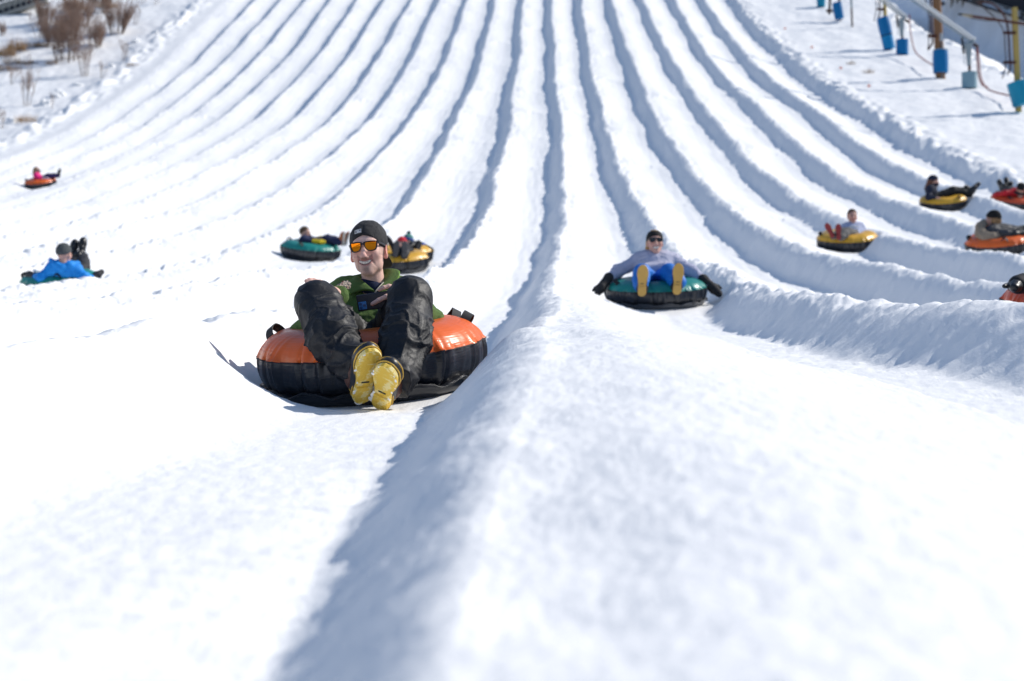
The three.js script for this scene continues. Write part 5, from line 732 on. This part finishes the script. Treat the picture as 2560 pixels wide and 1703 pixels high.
// dark timber deck across the gully at the upper right
{ const d = onSnow(2500, 62, 66), P = (x, y, dd = 0) => at(x, y, d + dd), b = P(2560, 60), g = thing('timber_deck', b, 'dark timber deck on many short posts crossing the shaded slope, upper right corner', 'deck'), own = (n, geo, m) => put(n, off(geo, b), m, g), DW = std(rgb(0.03, 0.028, 0.03), 0.9), GW = std(rgb(0.24, 0.21, 0.175), 0.9);
  const a = at(2372, -14, onSnow(2372, 14, 74)), c = at(2640, 74, onSnow(2640, 102, 64)), u = c.clone().sub(a), L = u.length(), dir = u.clone().normalize(), q = new THREE.Quaternion().setFromUnitVectors(V(1, 0, 0), dir), mid = a.clone().lerp(c, 0.5);
  for (let i = 0; i < 34; i++) own('deck_board', new THREE.BoxGeometry(L / 34 - 0.02, 0.07, 2.4).applyQuaternion(q).translate(...a.clone().addScaledVector(dir, (i + 0.5) * L / 34).add(V(0, 0.3 + 0.006 * (i % 3), -1.0)).toArray()), DW);
  own('beam', new THREE.BoxGeometry(L, 0.3, 0.1).applyQuaternion(q).translate(mid.x, mid.y + 0.08, mid.z + 0.15), GW); own('beam', new THREE.BoxGeometry(L, 0.3, 0.1).applyQuaternion(q).translate(mid.x, mid.y + 0.08, mid.z - 2.1), DW);
  own('side_panel', new THREE.BoxGeometry(L, 1.1, 0.06).applyQuaternion(q).translate(mid.x, mid.y + 0.98, mid.z + 0.02), std(rgb(0.012, 0.014, 0.02), 0.9)); own('cap_rail', new THREE.BoxGeometry(L, 0.08, 0.16).applyQuaternion(q).translate(mid.x, mid.y + 1.58, mid.z + 0.02), DW);
  for (let i = 0; i < 16; i++) { const p = a.clone().addScaledVector(dir, (i + 0.4) * L / 16); for (const z of [0.28, -2.1]) { const gy = H(p.x, p.z + z); own('deck_post', rod(V(p.x, min(gy - 0.2, p.y - 1), p.z + z), V(p.x, p.y + 0.2, p.z + z), 0.09, 0.09, 8), GW); } }
}
// ---------- left bank: bare shrubs, dry grass, railing ----------
const TWIG = std(rgb(0.29, 0.185, 0.135), 0.9), STEM = std(rgb(0.21, 0.16, 0.13), 0.9), STRAW = std(rgb(0.3, 0.19, 0.1), 0.95);
function shrubShape(seed, o) {                                       // many stems from one foot, each forking into fine twigs
  const r = rng(seed), stems = [], twigs = [];
  const seg = (list, pts, ra, rb, n) => { const g = new THREE.TubeGeometry(new THREE.CatmullRomCurve3(pts), n, 1, 4), P = g.attributes.position, U = g.attributes.uv, N = g.attributes.normal; for (let i = 0; i < P.count; i++) { const rr = lerp(ra, rb, U.getX(i)) - 1; P.setXYZ(i, P.getX(i) + N.getX(i) * rr, P.getY(i) + N.getY(i) * rr, P.getZ(i) + N.getZ(i) * rr); } list.push(g); };
  for (let i = 0; i < o.stems; i++) {
    const a = r() * 2 * PI, lean = o.spread * (0.25 + 0.75 * r()), h = o.h * (0.6 + 0.4 * r()), b = V(o.foot * cos(a), -0.15, o.foot * sin(a)), top = V(cos(a) * lean * h, h, sin(a) * lean * h), mid = b.clone().lerp(top, 0.5).add(V((r() - 0.5) * 0.25 - cos(a) * lean * 0.2 * h, 0.1 * h, (r() - 0.5) * 0.25)), pts = [b, b.clone().lerp(mid, 0.5).add(V((r() - 0.5) * 0.05, 0, (r() - 0.5) * 0.05)), mid, top], cv = new THREE.CatmullRomCurve3(pts);
    seg(stems, pts, 0.011 + 0.008 * r(), 0.004, 7);
    for (let k = 0; k < o.forks; k++) {
      const t = o.low + (1 - o.low) * r(), p = cv.getPoint(t), l = o.h * (0.12 + 0.26 * r()) * (1.25 - t), d = V(r() - 0.5, 0.55 + 0.7 * r(), r() - 0.5).normalize(), e = p.clone().addScaledVector(d, l), m = p.clone().lerp(e, 0.5).add(V((r() - 0.5) * 0.06, 0, (r() - 0.5) * 0.06)); seg(twigs, [p, m, e], 0.0085, 0.0035, 3);
      for (let j = 0; j < 3; j++) { const p2 = p.clone().lerp(e, 0.3 + 0.7 * r()), d2 = V(r() - 0.5, 0.4 + 0.6 * r(), r() - 0.5).normalize(); seg(twigs, [p2, p2.clone().addScaledVector(d2, l * 0.35).add(V(0.01, 0, 0.01)), p2.clone().addScaledVector(d2, l * (0.5 + 0.3 * r()))], 0.005, 0.0025, 2); }
    }
  }
  return [mergeGeometries(stems), mergeGeometries(twigs)];
}
const foot = (o, f) => ({ ...o, foot: f }), shrubKinds = [shrubShape(1, foot({ stems: 24, forks: 15, h: 2.6, spread: 0.62, low: 0.25 }, 0.3)), shrubShape(2, foot({ stems: 7, forks: 11, h: 3.2, spread: 0.4, low: 0.3 }, 0.12)), shrubShape(3, foot({ stems: 26, forks: 15, h: 2.6, spread: 0.75, low: 0.2 }, 0.3)), shrubShape(4, foot({ stems: 5, forks: 8, h: 2.2, spread: 0.4, low: 0.3 }, 0.12))];
const shrubProto = shrubKinds.map(([a, b]) => { const g = new THREE.Group(); put('stems', a, STEM, g); put('twigs', b, TWIG, g).userData.kind = 'stuff'; return g; });
// pixel of the foot, height in pixels, kind, label
for (const [x, y, h, k, w, label] of [
  [163, 152, 150, 0, 1.25, 'dense brown shrub with a thick reddish crown left of the tall clump'], [212, 192, 150, 1, 1.2, 'tall sparse shrub with long bare stems rising straight out of the snow'], [290, 84, 100, 2, 1.2, 'rounded grey brown shrub farthest right on the left bank'], [66, 265, 140, 1, 1.0, 'thin bare sapling clump lowest on the left bank'],
  [98, 95, 95, 3, 1.5, 'pale thin shrub just below the railing'], [205, 62, 90, 2, 1.4, 'broad brown shrub at the top edge behind the dense one'], [255, 195, 60, 3, 1.0, 'small twiggy shrub leaning beside the tall sparse clump'], [130, 270, 50, 3, 0.7, 'wispy knee high sapling by the snow windrow'], [310, 150, 70, 3, 1.0, 'single fine stemmed shrub nearest the lanes'], [8, 90, 40, 2, 0.8, 'low grey scrub at the left edge below the railing'], [390, 10, 45, 3, 1.3, 'brown scrub at the top edge close to the lanes'], [112, 62, 70, 0, 1.5, 'brown shrub at the top edge left of the broad one'], [238, 118, 85, 2, 1.2, 'twiggy shrub between the dense one and the rounded grey brown one'], [176, 96, 90, 0, 1.4, 'reddish shrub just above the dense brown shrub'], [338, 60, 60, 3, 1.3, 'sparse shrub between the rounded one and the top edge scrub'], [30, 210, 60, 3, 1.0, 'thin twigs above the lowest sapling clump'], [5, 320, 70, 3, 0.8, 'thin stems at the left edge beside the first lane'], [250, 32, 80, 0, 1.5, 'tall brown shrub at the top edge, second from the lanes'], [132, 118, 90, 2, 1.2, 'low bushy shrub between the railing and the dense one'],
]) {
  const d = onSnow(x, y, 70), b = at(x, y, d), o = shrubProto[k].clone(); o.name = numbered('bare_shrub'); o.position.copy(b); const s = h * d / FPX / [2.5, 3.3, 2.5, 2.2][k]; o.scale.set(s * w, s, s * w); o.rotation.y = x * 0.7; scene.add(o); tag(o, label, 'shrub', 'leafless shrubs on the left bank');
}
// dry grass
function grassGeo(seed, n, h, flat) { const r = rng(seed), L = []; for (let i = 0; i < n; i++) { const a = r() * 2 * PI, q = 0.35 * sqrt(r()), l = h * (0.5 + 0.7 * r()), b = V(q * cos(a) * 1.6, -0.03, q * sin(a)), lean = flat * (r() - 0.3); const g = new THREE.ConeGeometry(0.007, l, 3).translate(0, l / 2, 0).rotateZ(lean).rotateX((r() - 0.5) * flat).translate(b.x, b.y, b.z); L.push(g); } return mergeGeometries(L); }
const grassKinds = [grassGeo(7, 240, 0.5, 1.3), grassGeo(9, 160, 0.35, 1.8)];
for (const [x, y, k, s, label] of [[40, 128, 0, 1.7, 'wide tuft of orange brown dry grass at the left edge'], [15, 140, 0, 1.4, 'dry grass tuft cut by the left edge'], [72, 118, 1, 1.3, 'small dry grass tuft right of the wide one'], [100, 118, 0, 1.0, 'dry grass under the pale thin shrub'], [20, 175, 1, 1.5, 'flattened dark brown grass low at the left edge'], [65, 305, 1, 1.4, 'flattened straw tuft near the first lane'], [128, 160, 1, 0.9, 'few straw blades left of the tall sparse shrub'], [80, 160, 1, 0.9, 'short straw tuft below the pale shrub'], [2128, 160, 1, 0.5, 'straw tuft in the snow below the blue barrels'], [2172, 182, 1, 0.6, 'straw tuft in the shadow strip on the right bank'], [330, 165, 1, 0.7, 'scattered straw beside the left lanes'], [270, 20, 0, 1.5, 'tan grass at the top edge among shrubs'], [190, 24, 0, 2.0, 'brown grass behind the broad shrub at the top edge'], [150, 84, 1, 1.5, 'brown grass patch behind the dense shrub'], [45, 160, 1, 1.6, 'dark dry grass below the wide orange brown tuft']]) {
  const d = onSnow(x, y, x < 1000 ? 70 : 65), o = put(numbered('dry_grass'), grassKinds[k], STRAW); o.position.copy(at(x, y, d)); o.scale.setScalar(s); o.rotation.y = x; tag(o, label, 'grass tuft', 'dry grass tufts'); o.userData.kind = 'stuff';
}
// thrown snow lumps along the edge of the run
{ const geos = [3, 5, 8].map((q) => ruffle(new THREE.IcosahedronGeometry(0.2, 4), (p) => 0.09 * n3(p.x * 4 + q, p.y * 4, p.z * 4) + 0.03 * n3(p.x * 14, p.y * 14 + q, p.z * 14)));
  for (const [x, y, s, label] of [[145, 242, 1.6, 'larger of two snow boulders beside the first lane on the left'], [112, 262, 1.3, 'snow boulder lower left of the larger one'], [192, 214, 0.9, 'snow lump right of the snow boulders'], [30, 306, 1.2, 'snow lump at the left edge by the lane'], [278, 168, 1.0, 'snow lump below the farthest right shrub'], [340, 105, 1.1, 'snow lump high on the left bank near the lanes'], [386, 84, 0.8, 'small snow lump nearest the lanes on the left bank'], [330, 122, 0.7, 'small snow lump below another on the left bank']]) { const d = onSnow(x, y, 66), o = put(numbered('snow_lump'), geos[floor(x) % 3], snowMat); o.position.copy(at(x, y, d)); o.scale.set(s * 1.3, s * 0.9, s); o.rotation.y = x; tag(o, label, 'snow lump', 'snow lumps thrown up beside the lanes'); } }
// railing with a walkway in the corner
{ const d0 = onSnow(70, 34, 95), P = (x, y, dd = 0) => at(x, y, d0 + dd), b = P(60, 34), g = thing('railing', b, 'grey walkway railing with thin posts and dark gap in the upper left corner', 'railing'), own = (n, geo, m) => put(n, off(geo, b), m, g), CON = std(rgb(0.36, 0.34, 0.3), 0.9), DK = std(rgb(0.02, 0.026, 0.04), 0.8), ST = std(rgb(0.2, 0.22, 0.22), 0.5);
  const bar = (x0, y0, x1, y1, h, t, m, n, dd = 0) => { const a = P(x0, y0, dd), c = P(x1, y1, dd), L = a.distanceTo(c); own(n, new RoundedBoxGeometry(L, h, t, 2, 0.02).applyQuaternion(new THREE.Quaternion().setFromUnitVectors(V(1, 0, 0), c.clone().sub(a).normalize())).translate(...a.lerp(c, 0.5).toArray()), m); };
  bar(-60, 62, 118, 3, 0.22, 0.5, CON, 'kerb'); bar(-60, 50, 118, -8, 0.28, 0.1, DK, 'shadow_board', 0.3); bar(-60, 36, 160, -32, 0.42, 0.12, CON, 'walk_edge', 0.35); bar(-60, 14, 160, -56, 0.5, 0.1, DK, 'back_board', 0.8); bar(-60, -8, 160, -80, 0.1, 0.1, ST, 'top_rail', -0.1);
  for (const [x, y] of [[-22, 52], [-7, 48], [8, 43], [23, 38], [38, 34], [52, 29], [66, 24], [80, 19], [93, 14], [106, 10]]) own('post', rod(P(x, y + 2, -0.15), P(x - 3, y - 62, -0.15), 0.032), ST);
}
renderer.render(scene, camera);
